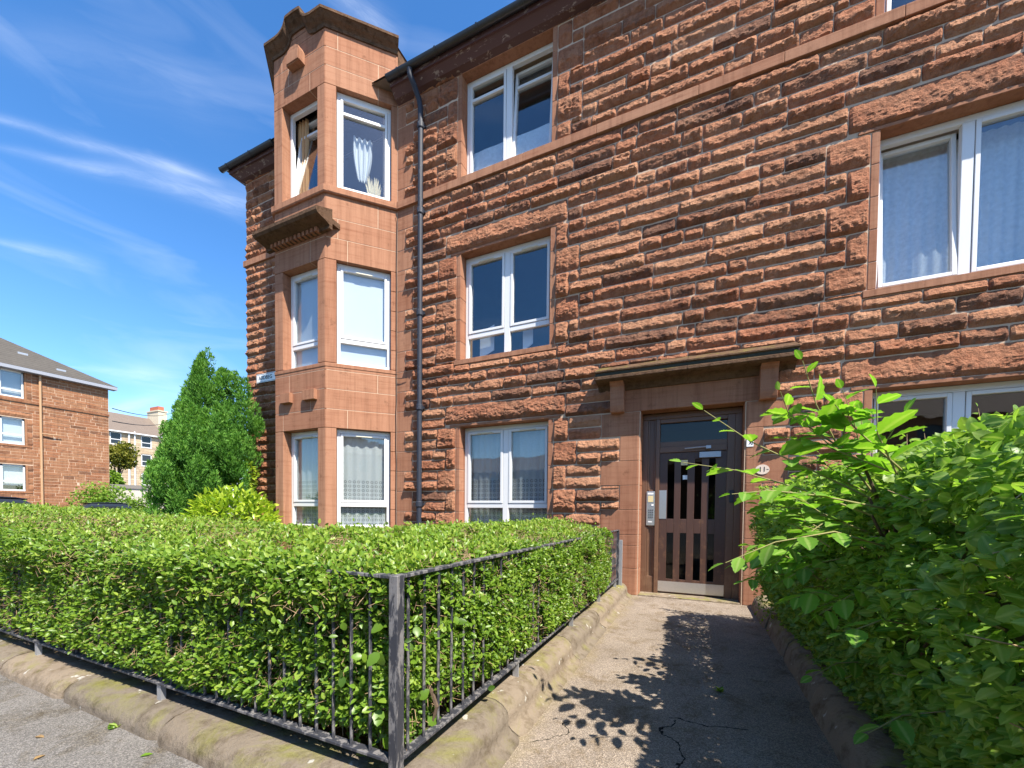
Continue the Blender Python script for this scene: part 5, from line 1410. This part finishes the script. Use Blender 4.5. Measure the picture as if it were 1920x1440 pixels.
for kk, (a, b, c, d) in enumerate(cw):
    q = MB(*FRC); q.lbox(a, b, -.2, .03, c-.14, c); q.lbox(a, a+.12, -.2, -.05, c, d); q.lbox(b-.12, b, -.2, -.05, c, d); q.lbox(a, b, -.2, -.05, d-.12, d); q.lbox(a, b, -.2, -.06, c+.6, c+.7)
    w_ = q.build('window', M['upvc'], cb); q = MB(*FRC); q.lbox(a, b, -.14, -.12, c, d); q.build('pane', M['car_glass'], w_)
q = MB(); q.add([(CX+.4, 21.6, 12.65), (CX+.4, 46.4, 12.65), (CX-5, 46.4, 16.2), (CX-5, 21.6, 16.2), (CX-10.4, 21.6, 12.65), (CX-10.4, 46.4, 12.65)], [[0, 1, 2, 3], [3, 2, 5, 4], [0, 3, 4], [1, 5, 2], [0, 4, 5, 1]])
cr_ = q.build('roof', M['slate'], cb)
q = MB(); q.box((CX-5.6, 37.0, 14.5), (CX-2.2, 38.2, 17.2)); q.box((CX-5.7, 36.9, 17.2), (CX-2.1, 38.3, 17.4)); 
ch_ = q.build('chimney', M['cream_render'], cr_)
q = MB(); q.box((CX-5.2, 37.2, 17.4), (CX-2.6, 38.0, 18.1)); q.build('chimney_pot', M['red_pot'], cr_)
q = MB(); q.tube([(CX+.15, 32.2, 12.4), (CX+.15, 32.2, 2)], .12, 6); q.tube([(CX+.15, 32.9, 12.9), (CX+.15, 32.9, 2)], .10, 6); q.build('downpipe', M['upvc'], cb)
q = MB(*FRC); q.lbox(21.8, 46.2, .0, .45, 12.5, 12.68); q.build('gutter', M['upvc'], cb)

# ---- low brick wall with grey coping
bw = thing('brick_wall', 'low weathered brick wall with grey coping beyond the side street', 'wall', (-50, 24, 0))
q = MB(); q.box((-50.3, 16, 0), (-50, 32, 3.05)); q.build('brickwork', M['brick'], bw)
q = MB(); q.box((-50.4, 16, 3.05), (-49.9, 32, 3.4)); q.build('coping', plain('grey_coping', (.20, .18, .16), .9), bw)
q = MB()
for (yc, zc, R_) in ((22.4, 2.3, .42), (23.2, 2.2, .38), (23.9, 2.35, .3)):
    q.tube([(-49.985, yc+R_*math.cos(t)*1.0, zc+R_*math.sin(t)) for t in np.linspace(.5, 5.6, 12)], .05, 5)
q.build('paint_scrawl', M['white_plate'], bw)

def ball_tree(name, label, cat, cx, cy, z0, z1, R, n, mat, trunk=True, leaf=(.16, .30), squash=1.0, seed=0, group=None):
    t = thing(name, label, cat, (cx, cy, 0), group)
    q = MB(); cz = (z0+z1)/2; hz = (z1-z0)/2
    lob = [(unit(rnd(1))[0]*np.array([R*.55, R*.55, hz*.55]), rng.uniform(.38, .62)) for _ in range(13)]
    for (c_, s_) in lob:
        m_ = n//13; d_ = unit(rnd(m_)); rr = rng.random(m_)**.35
        p = np.array([cx, cy, cz])+c_+d_*rr[:, None]*np.array([R, R, hz])*s_*(1+.3*(fbm(d_[:, 0]*3+c_[0], d_[:, 2]*3, 2)[:, None]-.5))
        scatter(q, p, unit(d_+rnd(m_, .6)), unit(d_*.6+np.array([0, 0, .6])+rnd(m_, .5)), rng.uniform(*leaf, m_), np.clip(rng.normal(.5, .2, m_)+.12*d_[:, 2], 0, 1), tmpl=DIA, quad=DQ)
    q.build('crown', mat, t)
    q = MB(); q.tube([(cx, cy, 0), (cx+.05, cy, z0*.6+.1), (cx, cy, cz)], [R*.09, R*.07, R*.02], 8)
    for (c_, s_) in lob[:6]: q.tube([(cx, cy, max(.1, z0*.8)), (cx+c_[0]*.9, cy+c_[1]*.9, cz+c_[2]*.9)], [R*.04, R*.012], 6)
    q.build('trunk', M['bark'], t); return t
ball_tree('small_tree', 'small yellowing tree in front of the cream tenement', 'tree', -52.5, 20.6, 4.9, 7.9, 1.45, 2600, M['yellowleaf'])
ball_tree('small_tree', 'low green bushy growth under the yellowing tree', 'tree', -51.8, 19.9, 2.2, 4.7, .95, 1300, M['farleaf'])
ball_tree('round_bush', 'bright green rounded bush before the red tenement across the side street', 'bush', -33.2, 12.4, .1, 2.75, 1.55, 5200, M['farleaf'], leaf=(.07, .15))
ball_tree('round_bush', 'lower green bush to the right of the bright rounded bush', 'bush', -33.6, 14.2, .1, 2.2, .9, 2200, M['farleaf'], leaf=(.07, .14))

# ---- parked cars: only roofs show over the hedge
def car(x, y, ang, label, h=1.46):
    t = thing('parked_car', label, 'car', (x, y, 0), 'cars parked along the side street')
    ca_, sa_ = math.cos(ang), math.sin(ang)
    tf = lambda v: np.stack([x+v[:, 0]*ca_-v[:, 1]*sa_, y+v[:, 0]*sa_+v[:, 1]*ca_, v[:, 2]], 1)
    def loft(secs, mat, nm, par):
        q = MB(); n = len(secs[0]); vs = np.array([p for s_ in secs for p in s_], float)
        fs = [[i_*n+j, i_*n+(j+1) % n, (i_+1)*n+(j+1) % n, (i_+1)*n+j] for i_ in range(len(secs)-1) for j in range(n)]
        q.add(tf(vs), np.array(fs)); q.add(tf(vs[:n]), [list(range(n))[::-1]]); q.add(tf(vs[-n:]), [list(range(n))])
        return q.build(nm, mat, par, smooth=True)
    def ring(l, w, z0, z1, k=.12): return [(l, -w+k, z0), (l, w-k, z0), (l, w, z0+k), (l, w, z1-k), (l, w-k, z1), (l, -w+k, z1), (l, -w, z1-k), (l, -w, z0+k)]
    body = loft([ring(-2.12, .70, .32, .72), ring(-1.95, .86, .25, .86), ring(-1.2, .90, .22, .92), ring(0, .90, .22, .95), ring(1.1, .90, .22, .93), ring(1.9, .84, .25, .80), ring(2.1, .68, .32, .68)], M['car_paint'], 'body', t)
    loft([ring(-1.55, .70, .90, .96, .03), ring(-.95, .64, .90, h-.04, .08), ring(-.2, .62, .90, h-.015, .08), ring(.45, .62, .90, h-.04, .08), ring(1.15, .70, .90, .96, .03)], M['car_glass'], 'windows', t)
    loft([ring(-1.05, .60, h-.06, h-.035, .01), ring(-.6, .62, h-.05, h, .015), ring(-.1, .62, h-.04, h+.01, .015), ring(.35, .61, h-.05, h-.01, .015), ring(.6, .58, h-.09, h-.06, .01)], M['car_paint'], 'car_roof', t)
    for sx in (-1.3, 1.3):
        for sy in (-.82, .82):
            q = MB(); an = np.linspace(0, 2*math.pi, 18, endpoint=False)
            v1 = np.array([(sx+.32*math.cos(a_), sy-.1, .32+.32*math.sin(a_)) for a_ in an]); v2 = v1+np.array([0, .2, 0]); v = tf(np.concatenate([v1, v2])); n = 18
            q.add(v, [list(range(n)), list(range(2*n-1, n-1, -1))]+[[j, j+n, (j+1) % n+n, (j+1) % n] for j in range(n)]); q.build('wheel', M['rubber'], t)
    return t
car(-20.6, 5.0, rad(82), 'dark parked car showing its roof above the hedge before the red tenement', 1.50)
car(-30.5, 11.6, rad(84), 'second dark car showing only its roof beside the bright green bush', 1.47)

# ---- overhead wires
wr = MB()
for dz in (0, -.9):
    A = np.array([-38, 14.6, 8.25+dz]); B = np.array([-79, 38, 17.0+dz*1.4]); wr.tube([A+(B-A)*t-np.array([0, 0, 2.2*t*(1-t)]) for t in np.linspace(0, 1, 14)], .03, 4)
tag(wr.build('overhead_wire', M['rubber']), 'pair of thin black overhead wires running to the red chimney', 'wire')

# ---- tenement row across the street, seen mirrored in the panes
ot = thing('opposite_tenement', 'long red tenement row across the street mirrored in the ground floor panes', 'building', (-10, -34, 0))
q = MB((0, -34, 0), (-1, 0, 0), (0, 1, 0)); ow = [(u_, u_+1.5, z_, z_+1.8) for u_ in np.arange(-2, 44, 4.2) for z_ in (.9, 3.8)]
wall_core(q, -3.4, 46, 0, 6.4, -.4, 0, ow); q.build('wall', M['far_stone'], ot)
q = MB(); q.add([(3.5, -33.6, 6.3), (-46.4, -33.6, 6.3), (-46.4, -38, 8.6), (3.5, -38, 8.6)], [[0, 1, 2, 3]]); q.build('roof', M['slate'], ot)
q = MB((0, -34, 0), (-1, 0, 0), (0, 1, 0))
for (a, b, c, d) in ow:
    q = MB((0, -34, 0), (-1, 0, 0), (0, 1, 0)); q.lbox(a, b, -.3, -.25, c, d); q.build('window', M['car_glass'], ot)

o2 = thing('opposite_block', 'taller dark tenement across the street mirrored in the ground floor right window', 'building', (26, -34, 0))
q = MB((0, -34, 0), (-1, 0, 0), (0, 1, 0)); ow = [(u_, u_+1.6, z_, z_+1.9) for u_ in np.arange(-44, -6, 4.2) for z_ in (.9, 3.9, 6.9)]
wall_core(q, -46, -4, 0, 9.6, -.4, 0, ow); q.build('wall', M['far_stone'], o2)
q = MB(); q.add([(46.4, -33.6, 9.5), (3.6, -33.6, 9.5), (3.6, -38, 12.6), (46.4, -38, 12.6)], [[0, 1, 2, 3]]); q.build('roof', M['slate'], o2)
q = MB((0, -34, 0), (-1, 0, 0), (0, 1, 0))
for kk, (a, b, c, d) in enumerate(ow):
    q = MB((0, -34, 0), (-1, 0, 0), (0, 1, 0)); q.lbox(a, b, -.3, -.25, c, d); q.build('window', M['car_glass'], o2)
# ---- litter: fallen leaves and small weeds
dl = None
lt_ = [(-2.86, .80, 0.4, M['deadleaf']), (-2.60, .72, 1.9, M['deadleaf']), (-2.50, .64, 3.1, M['deadleaf']), (-2.22, .93, 1.0, M['privet']), (-1.92, .82, 2.2, M['deadleaf'])]
names = ['greenish leaf lying farthest from the kerb', 'brown curled leaf between two fallen leaves', 'orange dried leaf nearest the camera on the pavement', 'fresh green fallen leaf near the kerb', 'tan fallen leaf by the mossy kerb']
for (x_, y_, an, mt), nm in zip(lt_, names):
    q = MB(); scatter(q, np.array([[x_, y_, .082]]), np.array([[math.cos(an), math.sin(an), .05]]), np.array([[.1, 0, 1.0]]), np.array([.045]), np.array([.45]), .5)
    tag(q.build('fallen_leaf', mt), nm, 'leaf', 'leaves fallen on the pavement')
for (x_, y_, z_, nm) in ((-1.72, .95, .08, 'small green weed at the kerb foot by the mossy stones'), (.16, 3.0, .0, 'tiny weed in the shaded middle of the path'), (.52, 1.75, .0, 'weed tuft against the right kerb near the camera'), (-2.62, 1.0, .08, 'pale weed at the foot of the street kerb')):
    q = MB(); n = 16; an = rng.uniform(0, 6.28, n); dd = np.stack([np.cos(an), np.sin(an), rng.uniform(.3, 1.2, n)], 1)
    scatter(q, np.array([x_, y_, z_])+rnd(n, .008)*np.array([1, 1, .2]), dd, unit(np.array([0, 0, 1.0])+rnd(n, .3)), rng.uniform(.02, .05, n), np.clip(rng.normal(.6, .2, n), 0, 1), .42)
    tag(q.build('weed', M['privet']), nm, 'weed')
